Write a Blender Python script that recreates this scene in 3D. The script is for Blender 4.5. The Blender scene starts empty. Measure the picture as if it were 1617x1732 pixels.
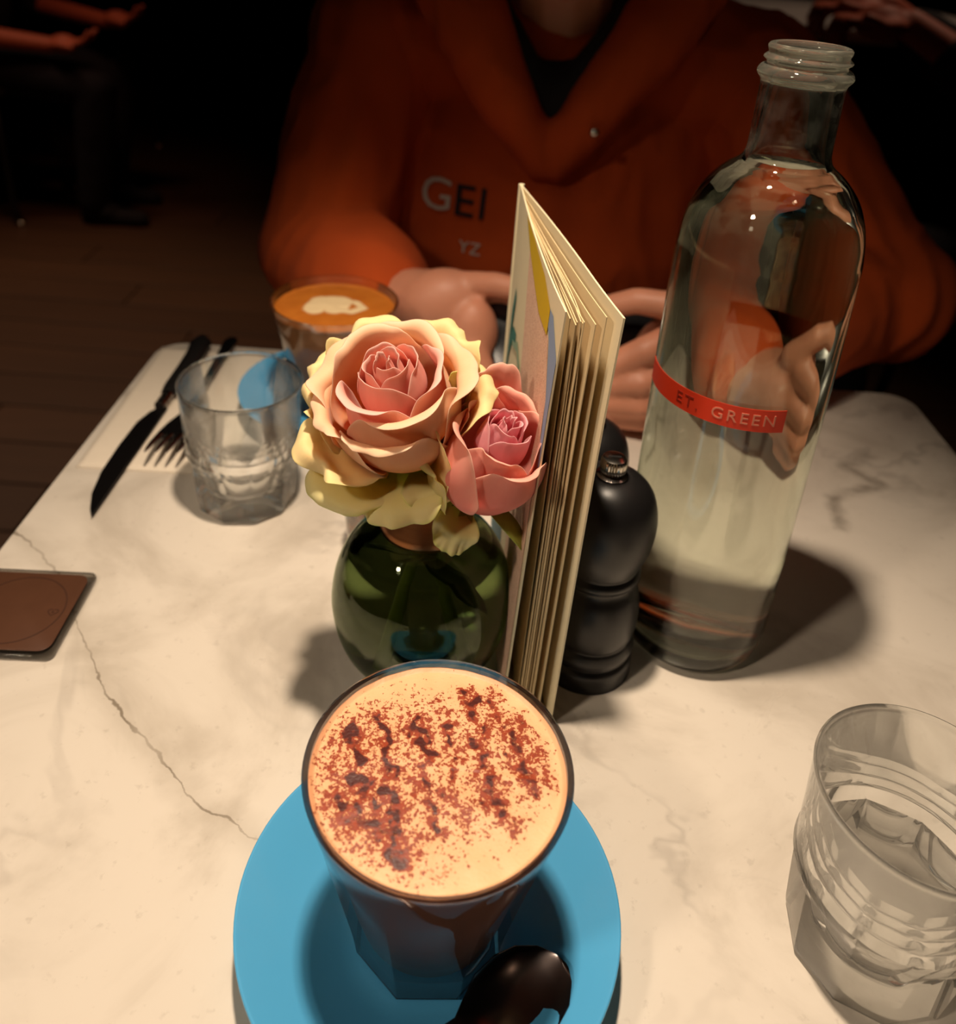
import bpy, math, random
import numpy as np
from mathutils import Vector, Matrix, noise
random.seed(7)
PI = math.pi
scn = bpy.context.scene
COL = scn.collection

# ------------------------------------------------------------------ camera, world, lights, exposure
TH, ROLL = 0.42822, 0.071881
F_PX, CY_PX, CAM_Z = 1493.3, 522.3, 0.35
cd = bpy.data.cameras.new('camera'); cam = bpy.data.objects.new('camera', cd); COL.objects.link(cam)
_r0, _u0 = Vector((1, 0, 0)), Vector((0, math.sin(TH), math.cos(TH)))
_r = math.cos(ROLL) * _r0 + math.sin(ROLL) * _u0
_u = math.cos(ROLL) * _u0 - math.sin(ROLL) * _r0
_b = _r.cross(_u)
cam.matrix_world = Matrix(((_r.x, _u.x, _b.x, 0), (_r.y, _u.y, _b.y, 0), (_r.z, _u.z, _b.z, CAM_Z), (0, 0, 0, 1)))
cd.sensor_fit = 'HORIZONTAL'; cd.sensor_width = 36; cd.lens = F_PX / 1617 * 36
cd.shift_y = -(866 - CY_PX) / 1617; cd.clip_start = 0.01; cd.clip_end = 60
cd.dof.use_dof = True; cd.dof.focus_distance = 0.34; cd.dof.aperture_fstop = 9.5
scn.camera = cam

w = bpy.data.worlds.new('world'); scn.world = w; w.use_nodes = True
w.node_tree.nodes['Background'].inputs[0].default_value = (1.0, 0.74, 0.58, 1)
w.node_tree.nodes['Background'].inputs[1].default_value = 0.045

def spot(name, loc, target, power, angle, blend, radius, col):
    d = bpy.data.lights.new(name, 'SPOT'); d.energy = power; d.spot_size = math.radians(angle); d.spot_blend = blend
    d.shadow_soft_size = radius; d.color = col
    o = bpy.data.objects.new(name, d); COL.objects.link(o); o.location = loc
    o.rotation_euler = (Vector(target) - Vector(loc)).to_track_quat('-Z', 'Y').to_euler(); return o
WARM = (1.0, 0.80, 0.60)
spot('pendant_light', (-0.04, 0.29, 0.86), (-0.05, 0.20, 0), 30, 80, 0.95, 0.024, WARM)
spot('side_light', (-0.55, -0.22, 0.82), (-0.02, 0.30, 0.10), 12, 44, 1.0, 0.05, (1.0, 0.80, 0.60))
spot('room_light', (0.45, -0.35, 1.75), (0.05, 0.75, 0.05), 1.6, 40, 1.0, 0.05, (1.0, 0.66, 0.42))
spot('aisle_light', (-1.5, 2.3, 1.6), (-1.1, 1.9, -0.74), 60, 62, 1.0, 0.25, (1.0, 0.62, 0.38))
spot('red_fill_light', (-1.1, 2.2, 1.2), (-1.4, 2.85, -0.2), 9, 44, 1.0, 0.15, (1.0, 0.42, 0.22))  # added reddish fill, brightens the far left neighbour's forearms and hands
spot('neighbour_light', (1.2, 1.9, 1.5), (0.60, 1.7, 0.0), 11, 60, 1.0, 0.1, (1.0, 0.66, 0.45))
scn.view_settings.view_transform = 'Standard'; scn.view_settings.look = 'None'
scn.view_settings.gamma = 1; scn.view_settings.use_curve_mapping = False
scn.view_settings.exposure = 0.16
c = scn.cycles
c.max_bounces = 20; c.transmission_bounces = 18; c.transparent_max_bounces = 24; c.glossy_bounces = 8; c.diffuse_bounces = 4
c.sample_clamp_indirect = 3.0; c.use_denoising = True; c.blur_glossy = 0.5

# ------------------------------------------------------------------ helpers
def S(r, g, b):   # sRGB 0-255 to linear
    f = lambda v: (v / 255 / 12.92) if v / 255 <= 0.04045 else ((v / 255 + 0.055) / 1.055) ** 2.4
    return (f(r), f(g), f(b), 1)

class NT:
    def __init__(s, name):
        s.m = bpy.data.materials.new(name); s.m.use_nodes = True; s.t = s.m.node_tree; s.n = s.t.nodes
        s.n.clear(); s.out = s.n.new('ShaderNodeOutputMaterial')
    def node(s, typ, **kw):
        n = s.n.new('ShaderNode' + typ)
        for k, v in kw.items():
            if k in n.inputs.keys(): s.set(n.inputs[k], v)
            else: setattr(n, k, v)
        return n
    def set(s, inp, v):
        if isinstance(v, bpy.types.NodeSocket): s.t.links.new(v, inp)
        else: inp.default_value = v
    def math(s, op, a, b=None, cc=None, clamp=False):
        n = s.n.new('ShaderNodeMath'); n.operation = op; n.use_clamp = clamp; s.set(n.inputs[0], a)
        if b is not None: s.set(n.inputs[1], b)
        if cc is not None: s.set(n.inputs[2], cc)
        return n.outputs[0]
    def vm(s, op, a, b=None, scale=None):
        n = s.n.new('ShaderNodeVectorMath'); n.operation = op; s.set(n.inputs[0], a)
        if b is not None: s.set(n.inputs[1], b)
        if scale is not None: s.set(n.inputs['Scale'], scale)
        return n.outputs['Value'] if op in ('LENGTH', 'DOT_PRODUCT', 'DISTANCE') else n.outputs[0]
    def mr(s, v, a, b, c_=0.0, d=1.0, smooth=False):
        n = s.n.new('ShaderNodeMapRange'); n.interpolation_type = 'SMOOTHSTEP' if smooth else 'LINEAR'
        for i, x in enumerate((v, a, b, c_, d)): s.set(n.inputs[i], x)
        return n.outputs[0]
    def mix(s, f, a, b):
        n = s.n.new('ShaderNodeMix'); n.data_type = 'RGBA'
        s.set(n.inputs[0], f); s.set(n.inputs[6], a); s.set(n.inputs[7], b); return n.outputs[2]
    def noise(s, vec, scale, detail=3, rough=0.5, dist=0.0):
        n = s.node('TexNoise', Scale=scale, Detail=detail, Roughness=rough, Distortion=dist)
        if vec is not None: s.set(n.inputs['Vector'], vec)
        return n.outputs[0]
    def coord(s, k='Object'): return s.n.new('ShaderNodeTexCoord').outputs[k]
    def principled(s, col, rough=0.5, **kw):
        b = s.n.new('ShaderNodeBsdfPrincipled'); s.set(b.inputs['Base Color'], col); s.set(b.inputs['Roughness'], rough)
        for k, v in kw.items(): s.set(b.inputs[k.replace('_', ' ')], v)
        s.t.links.new(b.outputs[0], s.out.inputs[0]); return b
    def bump(s, b, h, strength, dist):
        n = s.n.new('ShaderNodeBump'); s.set(n.inputs['Height'], h); n.inputs['Strength'].default_value = strength
        n.inputs['Distance'].default_value = dist; s.t.links.new(n.outputs[0], b.inputs['Normal'])
    def seg(s, vec, pts):   # distance to a polyline (2D, z flattened)
        flat = s.vm('MULTIPLY', vec, (1, 1, 0)); best = None
        for (a, b) in zip(pts[:-1], pts[1:]):
            a = Vector((a[0], a[1], 0)); b = Vector((b[0], b[1], 0)); ab = b - a
            pa = s.vm('SUBTRACT', flat, tuple(a))
            h = s.math('MULTIPLY', s.vm('DOT_PRODUCT', pa, tuple(ab)), 1 / max(ab.length_squared, 1e-12), clamp=True)
            q = s.vm('SUBTRACT', pa, s.vm('SCALE', tuple(ab), scale=h))
            d = s.vm('LENGTH', q)
            best = d if best is None else s.math('MINIMUM', best, d)
        return best

def simple(name, col, rough=0.5, grain=0.0, gscale=60, bump=0.0, bscale=200, bdist=0.001, **kw):
    t = NT(name); v = t.coord()
    if grain:
        f = t.noise(v, gscale, 4)
        col_ = t.mix(f, tuple(x * (1 - grain) for x in col[:3]) + (1,), tuple(min(1, x * (1 + grain)) for x in col[:3]) + (1,))
    else: col_ = col
    b = t.principled(col_, rough, **kw)
    if bump: t.bump(b, t.noise(v, bscale, 3), bump, bdist)
    return t.m

def mk(name, V, Fc, mat, parent=None, smooth=True, sharp=None, loc=None):
    me = bpy.data.meshes.new(name)
    me.from_pydata([tuple(map(float, v)) for v in V], [], [tuple(int(i) for i in f) for f in Fc]); me.update()
    if smooth:
        me.polygons.foreach_set('use_smooth', [True] * len(me.polygons))
        if sharp: me.set_sharp_from_angle(angle=math.radians(sharp))
    if mat: me.materials.append(mat)
    o = bpy.data.objects.new(name, me); COL.objects.link(o)
    if parent: o.parent = parent
    if loc: o.location = loc
    return o
def tag(o, label=None, cat=None, group=None, kind=None):
    if label: o['label'] = label
    if cat: o['category'] = cat
    if group: o['group'] = group
    if kind: o['kind'] = kind
    return o
def thing(name, label, cat, loc=(0, 0, 0), rz=0, group=None):
    o = bpy.data.objects.new(name, None); o.empty_display_size = 0.02; COL.objects.link(o)
    o.location = loc; o.rotation_euler = (0, 0, rz); return tag(o, label, cat, group)
def copy_tree(o, parent=None):
    k = o.copy(); COL.objects.link(k); k.parent = parent
    for ch in [x for x in COL.objects if x.parent == o]: copy_tree(ch, k)
    return k

def join(parts):
    V, Fc = [], []
    for v, f in parts:
        n = len(V); V += list(v); Fc += [tuple(i + n for i in q) for q in f]
    return V, Fc
def rings(R, closed_u=True, cap0=True, cap1=True):
    """R: list of rings (each a list of points)"""
    n = len(R[0]); V = [p for r in R for p in r]; Fc = []
    for i in range(len(R) - 1):
        for j in range(n if closed_u else n - 1):
            k = (j + 1) % n
            Fc.append((i * n + j, i * n + k, (i + 1) * n + k, (i + 1) * n + j))
    if cap0: Fc.append(tuple(range(n - 1, -1, -1)))
    if cap1: Fc.append(tuple((len(R) - 1) * n + j for j in range(n)))
    return V, Fc
def lathe(prof, n=64, facets=0, pol=None, cap0=True, cap1=True):
    """prof: (r, z) list; facets + pol(z index) gives polygonal sections (pol 0..1)"""
    R = []
    for i, (r, z) in enumerate(prof):
        ring = []
        for j in range(n):
            a = 2 * PI * j / n; rr = r
            if facets:
                s = 2 * PI / facets; b = (a % s) - s / 2
                rr = r * ((1 - pol[i]) + pol[i] * math.cos(s / 2) / math.cos(b))
            ring.append((rr * math.cos(a), rr * math.sin(a), z))
        R.append(ring)
    return rings(R, True, cap0, cap1)
def smoothprof(pts, sub=4):
    """Catmull-Rom through (r, z) points"""
    out = []; P = [pts[0]] + list(pts) + [pts[-1]]
    for i in range(1, len(P) - 2):
        p0, p1, p2, p3 = [np.array(P[k], float) for k in (i - 1, i, i + 1, i + 2)]
        for k in range(sub):
            t = k / sub
            out.append(tuple(0.5 * ((2 * p1) + (-p0 + p2) * t + (2 * p0 - 5 * p1 + 4 * p2 - p3) * t * t + (-p0 + 3 * p1 - 3 * p2 + p3) * t ** 3)))
    out.append(tuple(pts[-1])); return out
def box(x0, x1, y0, y1, z0, z1, bev=0.0):
    if bev <= 0:
        V = [(x, y, z) for x in (x0, x1) for y in (y0, y1) for z in (z0, z1)]
        return V, [(0, 1, 3, 2), (4, 6, 7, 5), (0, 4, 5, 1), (2, 3, 7, 6), (0, 2, 6, 4), (1, 5, 7, 3)]
    return slab(x0, x1, y0, y1, z0, z1, bev, bev * 0.5, 3)
def slab(x0, x1, y0, y1, z0, z1, rad, bev, seg=8):
    def ring(ins, z):
        out = []; r = max(rad - ins, 0.0002)
        for cx, cy, a0 in ((x1 - rad, y1 - rad, 0), (x0 + rad, y1 - rad, PI / 2), (x0 + rad, y0 + rad, PI), (x1 - rad, y0 + rad, 1.5 * PI)):
            for k in range(seg + 1):
                a = a0 + PI / 2 * k / seg; out.append((cx + r * math.cos(a), cy + r * math.sin(a), z))
        return out
    R = [ring(bev, z0), ring(0, z0 + bev), ring(0, z1 - bev), ring(bev * 0.3, z1 - bev * 0.3), ring(bev, z1)]
    return rings(R)
def tube(path, rad, n=12, flat=1.0, up=(0, 0, 1)):
    P = [Vector(p) for p in path]; R = []
    if not hasattr(rad, '__len__'): rad = [rad] * len(P)
    u = Vector(up)
    for i, p in enumerate(P):
        t = (P[min(i + 1, len(P) - 1)] - P[max(i - 1, 0)]).normalized()
        s = t.cross(u)
        if s.length < 1e-4: s = t.cross(Vector((1, 0.1, 0)))
        s.normalize(); v = s.cross(t).normalized()
        R.append([tuple(p + s * rad[i] * math.cos(2 * PI * j / n) + v * rad[i] * flat * math.sin(2 * PI * j / n)) for j in range(n)])
    return rings(R)
def capsule(p0, p1, r0, r1, n=14, k=5):
    p0, p1 = Vector(p0), Vector(p1); t = (p1 - p0)
    if t.length < 1e-6: t = Vector((0, 0, 1e-5))
    tn = t.normalized(); s = tn.orthogonal().normalized(); v = tn.cross(s); R = []
    for i in range(k):
        a = -PI / 2 + PI / 2 * (i + 0.15) / k
        R.append((p0 + tn * r0 * math.sin(a), r0 * math.cos(a)))
    R.append((p0, r0)); R.append((p1, r1))
    for i in range(1, k + 1):
        a = PI / 2 * (i - 0.15) / k
        R.append((p1 + tn * r1 * math.sin(a), r1 * math.cos(a)))
    return rings([[tuple(p + s * r * math.cos(2 * PI * j / n) + v * r * math.sin(2 * PI * j / n)) for j in range(n)] for p, r in R])
def chain(pts):
    """pts: (x,y,z,r) list -> overlapping capsules"""
    return join([capsule(a[:3], b[:3], a[3], b[3]) for a, b in zip(pts[:-1], pts[1:])])
def ellipsoid(c_, r, n=20, m=12, rot=None):
    R = []
    for i in range(m):
        a = -PI / 2 + PI * (i + 0.5) / m
        ring = []
        for j in range(n):
            p = Vector((r[0] * math.cos(a) * math.cos(2 * PI * j / n), r[1] * math.cos(a) * math.sin(2 * PI * j / n), r[2] * math.sin(a)))
            if rot is not None: p = rot @ p
            ring.append(tuple(p + Vector(c_)))
        R.append(ring)
    return rings(R)
def remesh(name, parts, voxel, mat, parent=None, smooth=6, disp=None, fac=0.5):
    V, Fc = join(parts); o = mk(name, V, Fc, None)
    m = o.modifiers.new('r', 'REMESH'); m.mode = 'VOXEL'; m.voxel_size = voxel
    if smooth: s = o.modifiers.new('s', 'SMOOTH'); s.factor = fac; s.iterations = smooth
    dg = bpy.context.evaluated_depsgraph_get()
    me = bpy.data.meshes.new_from_object(o.evaluated_get(dg)); bpy.data.objects.remove(o)
    if disp:
        n = len(me.vertices); co = np.empty(n * 3); no = np.empty(n * 3)
        me.vertices.foreach_get('co', co); me.vertices.foreach_get('normal', no)
        co = co.reshape(-1, 3); no = no.reshape(-1, 3)
        co = co + no * np.array([disp(Vector(p)) for p in co])[:, None]
        me.vertices.foreach_set('co', co.ravel()); me.update()
    me.polygons.foreach_set('use_smooth', [True] * len(me.polygons))
    me.materials.clear(); me.materials.append(mat); me.name = name
    ob = bpy.data.objects.new(name, me); COL.objects.link(ob)
    if parent: ob.parent = parent
    return ob
def text_mesh(s, size, extrude=0.0, align='CENTER', spacing=1.0):
    cu = bpy.data.curves.new('t', 'FONT'); cu.body = s; cu.size = size; cu.extrude = extrude; cu.align_x = align; cu.align_y = 'CENTER'
    cu.space_character = spacing; cu.resolution_u = 3
    o = bpy.data.objects.new('t', cu); COL.objects.link(o)
    me = bpy.data.meshes.new_from_object(o.evaluated_get(bpy.context.evaluated_depsgraph_get()))
    V = [tuple(v.co) for v in me.vertices]; Fc = [tuple(p.vertices) for p in me.polygons]
    bpy.data.objects.remove(o); bpy.data.meshes.remove(me); return V, Fc

# ------------------------------------------------------------------ materials
def glass_mat(name, tint=(0.97, 0.985, 0.97, 1), thin=None, rough=0.0, ior=1.5, lip=None, lit_rim=None):
    """thin: share of straight-through transmission for a thin wall (uniform or by height)"""
    t = NT(name)
    g = t.node('BsdfGlass', Color=tint, Roughness=rough, IOR=ior)
    if thin is None:
        if lit_rim:   # pale dusty rim and smudges, with brightness of the surroundings painted in
            zz = t.node('SeparateXYZ', Vector=t.coord()).outputs[2]; df = t.node('BsdfDiffuse', Color=(0.80, 0.78, 0.66, 1))
            tl_ = t.node('BsdfTranslucent', Color=(0.80, 0.78, 0.66, 1)); md = t.node('MixShader'); t.t.links.new(df.outputs[0], md.inputs[1]); t.t.links.new(tl_.outputs[0], md.inputs[2])
            sm = t.mr(t.noise(t.coord(), 90, 5, 0.7), 0.45, 0.8, 0, lit_rim[2])
            fz = t.math('ADD', t.mr(zz, lit_rim[0], lit_rim[1], 0, 0.11, True), t.math('MULTIPLY', sm, t.mr(zz, lit_rim[0] - 0.035, lit_rim[0] - 0.025)))
            mm = t.node('MixShader'); t.set(mm.inputs[0], fz); t.t.links.new(g.outputs[0], mm.inputs[1]); t.t.links.new(md.outputs[0], mm.inputs[2])
            t.t.links.new(mm.outputs[0], t.out.inputs[0]); return t.m
        t.t.links.new(g.outputs[0], t.out.inputs[0]); return t.m
    tr = t.node('BsdfTransparent', Color=tint); gl = t.node('BsdfGlossy', Roughness=0.02, Color=(1, 1, 1, 1))
    fr = t.node('Fresnel', IOR=1.5)
    geo = t.node('NewGeometry')
    m0 = t.node('MixShader'); t.set(m0.inputs[0], t.math('MULTIPLY', fr.outputs[0], 0.9)); t.set(m0.inputs[1], tr.outputs[0]); t.set(m0.inputs[2], gl.outputs[0])
    z = t.node('SeparateXYZ', Vector=t.coord()).outputs[2]
    f = t.mr(z, thin[0], thin[1], thin[2], thin[3], smooth=True)
    if lip: f = t.math('MULTIPLY', f, t.mr(z, lip[0], lip[1], 1.0, lip[2], smooth=True))
    m1 = t.node('MixShader'); t.set(m1.inputs[0], f); t.set(m1.inputs[1], g.outputs[0]); t.set(m1.inputs[2], m0.outputs[0])
    t.t.links.new(m1.outputs[0], t.out.inputs[0]); return t.m

def marble_mat():
    t = NT('marble'); v = t.coord()
    n1 = t.noise(v, 9, 6, 0.6, 1.2); n2 = t.noise(v, 26, 6, 0.65, 0.8); n3 = t.noise(v, 4, 3, 0.5, 0.3); n4 = t.noise(v, 160, 3, 0.6)
    col = t.mix(t.mr(n1, 0.42, 0.72, smooth=True), S(222, 213, 200), S(196, 186, 172))
    blot = t.math('MULTIPLY', t.mr(n2, 0.56, 0.70, smooth=True), t.mr(n3, 0.5, 0.62, smooth=True))
    col = t.mix(t.math('MULTIPLY', blot, 0.75), col, S(150, 140, 128))
    # soft veins
    d = t.math('ABSOLUTE', t.math('SUBTRACT', t.noise(t.vm('ADD', v, (0.13, 0.31, 0)), 5.0, 5, 0.62, 0.5), 0.5))
    col = t.mix(t.math('MULTIPLY', t.mr(d, 0.0, 0.022, 1, 0, True), t.math('MULTIPLY', t.mr(n3, 0.45, 0.6), 0.35)), col, S(140, 131, 122))
    col = t.mix(t.math('MULTIPLY', t.mr(n4, 0.62, 0.72), 0.3), col, S(170, 160, 148))
    # the long dark fissure running from the left edge to the saucer
    wv = t.vm('ADD', v, t.vm('SCALE', t.vm('SUBTRACT', t.node('TexNoise', Vector=v, Scale=90.0, Detail=4.0).outputs[1], (0.5, 0.5, 0.5)), scale=0.008))
    pts = VEIN
    dd = t.seg(wv, pts)
    wid = t.mr(t.noise(v, 60, 2), 0.3, 0.7, 0.0002, 0.0008)
    line = t.mr(t.math('DIVIDE', dd, wid), 0.5, 1.6, 1, 0, True)
    col = t.mix(t.math('MULTIPLY', line, t.mr(t.noise(v, 35, 2), 0.3, 0.6, 0.25, 0.8)), col, S(104, 90, 72))
    col = t.mix(t.math('MULTIPLY', t.mr(dd, 0, 0.012, 1, 0, True), 0.22), col, S(150, 138, 120))
    d2 = t.seg(wv, VEIN2)
    col = t.mix(t.math('MULTIPLY', t.mr(d2, 0, 0.009, 1, 0, True), t.mr(n2, 0.4, 0.65, 0, 0.8)), col, S(128, 118, 106))
    b = t.principled(col, 0.32, IOR=1.45)
    t.set(b.inputs['Roughness'], t.mr(n2, 0.3, 0.7, 0.26, 0.42))
    t.bump(b, n4, 0.05, 0.0003); return t.m
VEIN = [(-0.262, 0.409), (-0.243, 0.395), (-0.223, 0.378), (-0.212, 0.365), (-0.198, 0.345), (-0.180, 0.322), (-0.160, 0.297), (-0.137, 0.277), (-0.120, 0.262), (-0.100, 0.247), (-0.085, 0.240), (-0.05, 0.22), (0.02, 0.18)]
VEIN2 = [(0.30, 0.56), (0.27, 0.54), (0.29, 0.52), (0.25, 0.50), (0.245, 0.47)]
M = {}
M['marble'] = marble_mat()
M['marble_edge'] = simple('marble_edge', S(190, 176, 158), 0.5, 0.1, 20)
M['iron'] = simple('black_iron', (0.012, 0.011, 0.011, 1), 0.45, bump=0.2, bscale=300, bdist=0.0005)
def wood_floor():
    t = NT('floor_wood'); v = t.coord(); info = t.n.new('ShaderNodeObjectInfo')
    vv = t.vm('ADD', v, t.vm('SCALE', (31.0, 17.0, 5.0), scale=info.outputs['Random']))
    g = t.noise(t.vm('MULTIPLY', vv, (2.5, 40, 1)), 1.0, 6, 0.65, 0.5); g2 = t.noise(vv, 1.4, 3)
    col = t.mix(g, S(70, 46, 30), S(120, 84, 56)); col = t.mix(t.math('MULTIPLY', g2, 0.6), col, S(52, 34, 22))
    col = t.mix(t.math('MULTIPLY', info.outputs['Random'], 0.35), col, S(60, 40, 28))
    b = t.principled(col, 0.55); t.bump(b, g, 0.3, 0.001); return t.m
M['floor'] = wood_floor()
M['floor_dark'] = simple('floor_joint', (0.01, 0.008, 0.006, 1), 0.9)
M['wall'] = simple('dark_wall', S(38, 28, 26), 0.85, 0.2, 3)
M['wood_dark'] = simple('dark_wood', S(30, 20, 15), 0.8, 0.3, 20)
def ceramic(name, col):
    t = NT(name); v = t.coord()
    b = t.principled(t.mix(t.noise(v, 30, 3), col, tuple(x * 0.93 for x in col[:3]) + (1,)), 0.22, Coat_Weight=0.35, Coat_Roughness=0.08); return t.m
M['blue'] = ceramic('blue_glaze', S(84, 172, 224))
M['glass_cup'] = glass_mat('cup_glass', (0.985, 0.99, 0.99, 1), (0.0, 0.02, 0.5, 0.8))
M['glass_tumbler'] = glass_mat('tumbler_glass', (0.990, 0.996, 0.992, 1), (0.002, 0.040, 0.80, 0.99), lip=(0.0815, 0.0835, 0.3))
M['glass_bottle'] = glass_mat('bottle_glass', (0.97, 0.985, 0.955, 1), lit_rim=(0.290, 0.294, 0.10))
M['glass_vase'] = glass_mat('green_vase_glass', (0.74, 0.80, 0.66, 1))
M['glass_jar'] = glass_mat('jar_glass', (0.96, 0.98, 0.97, 1), (0.0, 0.03, 0.5, 0.75))
M['water'] = glass_mat('water', (0.985, 0.99, 0.97, 1), ior=1.33)
M['vase_water'] = glass_mat('vase_water', (0.78, 0.81, 0.68, 1), ior=1.33)
M['black_wood'] = simple('black_lacquer', (0.010, 0.009, 0.009, 1), 0.36, bump=0.05, bscale=400, bdist=0.0003)
M['chrome'] = simple('chrome', (0.75, 0.70, 0.62, 1), 0.18, Metallic=1.0)
M['steel'] = simple('steel', (0.42, 0.38, 0.36, 1), 0.16, Metallic=1.0)
M['spoon_steel'] = simple('spoon_steel', (0.30, 0.25, 0.24, 1), 0.22, 0.15, 90, Metallic=1.0)
M['steel_reflecting_dark'] = simple('steel_reflecting_dark', (0.045, 0.04, 0.04, 1), 0.24, Metallic=0.9)  # plain steel, base colour blackened to imitate the dark room it reflects
M['napkin'] = simple('napkin_paper', S(226, 214, 196), 0.95, 0.04, 100, bump=0.5, bscale=900, bdist=0.0004)
M['paper'] = simple('menu_paper', S(232, 218, 182), 0.8, 0.03, 40, bump=0.1, bscale=500, bdist=0.0002)
M['paper2'] = simple('page_paper', S(222, 200, 156), 0.85, 0.06, 40)
M['yellow'] = simple('yellow_print', S(214, 178, 20), 0.7, 0.05, 100)
M['pale_blue'] = simple('pale_blue_print', S(140, 160, 192), 0.7, 0.08, 80)
M['teal'] = simple('teal_print', S(38, 118, 108), 0.7, 0.45, 160)
M['teal_pale'] = simple('pale_teal_print', S(150, 178, 150), 0.7, 0.3, 160)
M['teal_blue'] = simple('teal_blue_print', S(58, 108, 122), 0.7, 0.3, 90)
def coral():
    t = NT('coral_print'); v = t.coord()
    q = t.vm('MULTIPLY', v, (900, 900, 900))
    n = t.noise(q, 1.0, 2, 0.5, 1.6)
    col = t.mix(t.mr(t.math('ABSOLUTE', t.math('SUBTRACT', n, 0.5)), 0.02, 0.05), S(200, 150, 124), S(240, 204, 178))
    t.principled(col, 0.75); return t.m
M['coral'] = coral()
def petal_mat(name, base, mid, tip, edge):
    t = NT(name); uv = t.node('SeparateXYZ', Vector=t.coord('UV')); u, vv = uv.outputs[0], uv.outputs[1]
    wob = t.noise(t.vm('MULTIPLY', t.coord('UV'), (9, 1.5, 1)), 2.0, 4, 0.6)
    k = t.math('ADD', vv, t.math('MULTIPLY', t.math('SUBTRACT', wob, 0.5), 0.25))
    col = t.mix(t.mr(k, 0.1, 0.55, smooth=True), base, mid)
    col = t.mix(t.mr(k, 0.55, 0.95, smooth=True), col, tip)
    e = t.math('MAXIMUM', t.mr(vv, 0.93, 1.0), t.mr(t.math('ABSOLUTE', t.math('SUBTRACT', u, 0.5)), 0.44, 0.5))
    col = t.mix(t.math('MULTIPLY', e, 0.7), col, edge)
    fine = t.noise(t.vm('MULTIPLY', t.coord('UV'), (60, 4, 1)), 3.0, 3, 0.6)
    col = t.mix(t.math('MULTIPLY', fine, 0.10), col, base)
    b = t.n.new('ShaderNodeBsdfPrincipled'); t.set(b.inputs['Base Color'], col); b.inputs['Roughness'].default_value = 0.55
    b.inputs['Specular IOR Level'].default_value = 0.25
    b.inputs['Sheen Weight'].default_value = 0.15
    tr = t.node('BsdfTranslucent', Color=col); ms = t.node('MixShader'); ms.inputs[0].default_value = 0.36
    t.t.links.new(b.outputs[0], ms.inputs[1]); t.t.links.new(tr.outputs[0], ms.inputs[2]); t.t.links.new(ms.outputs[0], t.out.inputs[0])
    t.bump(b, fine, 0.18, 0.0004); return t.m
M['petal_core'] = petal_mat('petal_pink', S(244, 124, 120), S(252, 176, 158), S(254, 200, 182), S(255, 226, 214))
M['petal_mid'] = petal_mat('petal_peach', S(255, 172, 100), S(255, 200, 146), S(255, 220, 182), S(255, 232, 206))
M['petal_out'] = petal_mat('petal_cream', S(242, 236, 130), S(255, 220, 150), S(255, 236, 184), S(248, 236, 172))
M['petal_guard'] = petal_mat('petal_yellow_green', S(224, 232, 130), S(246, 236, 168), S(250, 240, 186), S(226, 228, 132))
M['petal2_core'] = petal_mat('petal_rose', S(240, 116, 136), S(250, 162, 172), S(250, 182, 190), S(255, 218, 218))
M['petal2_mid'] = petal_mat('petal_coral', S(246, 140, 126), S(252, 164, 150), S(253, 186, 168), S(254, 216, 196))
M['sepal'] = simple('sepal_green', S(168, 178, 74), 0.6, 0.25, 300)
M['leaf'] = simple('leaf_green', S(40, 58, 28), 0.5, 0.3, 120)
M['stem'] = simple('stem_green', S(122, 128, 50), 0.5, 0.25, 200)
def brass():
    t = NT('brushed_copper'); v = t.coord()
    n = t.noise(t.vm('MULTIPLY', v, (60, 60, 2500)), 1.0, 3)
    b = t.principled(t.mix(n, S(150, 96, 60), S(184, 126, 84)), t.mr(n, 0.3, 0.7, 0.28, 0.42), Metallic=1.0); return t.m
M['copper'] = brass()
def foam_mat():
    t = NT('cocoa_foam'); v = t.coord()
    wv = t.vm('ADD', v, t.vm('SCALE', t.vm('SUBTRACT', t.node('TexNoise', Vector=v, Scale=160.0, Detail=3.0).outputs[1], (0.5, 0.5, 0.5)), scale=0.006))
    col = t.mix(t.noise(v, 70, 4), S(240, 200, 156), S(232, 182, 132))
    rad = t.vm('LENGTH', t.vm('MULTIPLY', v, (1, 1, 0)))
    dens = t.node('Attribute', attribute_name='dust').outputs['Fac']
    vo = t.node('TexVoronoi', Vector=t.vm('ADD', v, t.vm('SCALE', t.vm('SUBTRACT', t.node('TexNoise', Vector=v, Scale=1500.0).outputs[1], (0.5,) * 3), scale=0.0012)), Scale=1250.0)
    rnd = t.node('SeparateColor', Color=vo.outputs['Color']).outputs[0]
    clump = t.noise(v, 520, 4, 0.7)
    val = t.math('ADD', t.math('MULTIPLY', rnd, 0.42), t.math('MULTIPLY', t.mr(clump, 0.28, 0.72), 0.58))
    spk = t.mr(t.math('SUBTRACT', dens, val), -0.05, 0.03, 0, 1)
    soft = t.math('MULTIPLY', dens, 0.62)
    col = t.mix(soft, col, S(216, 110, 52))
    col = t.mix(spk, col, t.mix(t.noise(v, 700, 2), S(116, 36, 14), S(170, 66, 24)))
    deep = t.mr(t.math('SUBTRACT', dens, t.math('ADD', t.math('MULTIPLY', t.noise(v, 380, 3), 0.5), 0.42)), 0.0, 0.12)
    col = t.mix(deep, col, S(72, 18, 12))
    ring = t.mr(rad, 0.0405, 0.0425); col = t.mix(t.math('MULTIPLY', ring, 0.5), col, S(190, 96, 50))
    b = t.principled(col, 0.42)
    t.set(b.inputs['Roughness'], t.mr(deep, 0, 1, 0.5, 0.42))
    hh = t.math('ADD', t.math('MULTIPLY', spk, 0.6), t.math('MULTIPLY', t.noise(v, 900, 2), 0.4)); t.bump(b, hh, 0.5, 0.0006); return t.m
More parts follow.
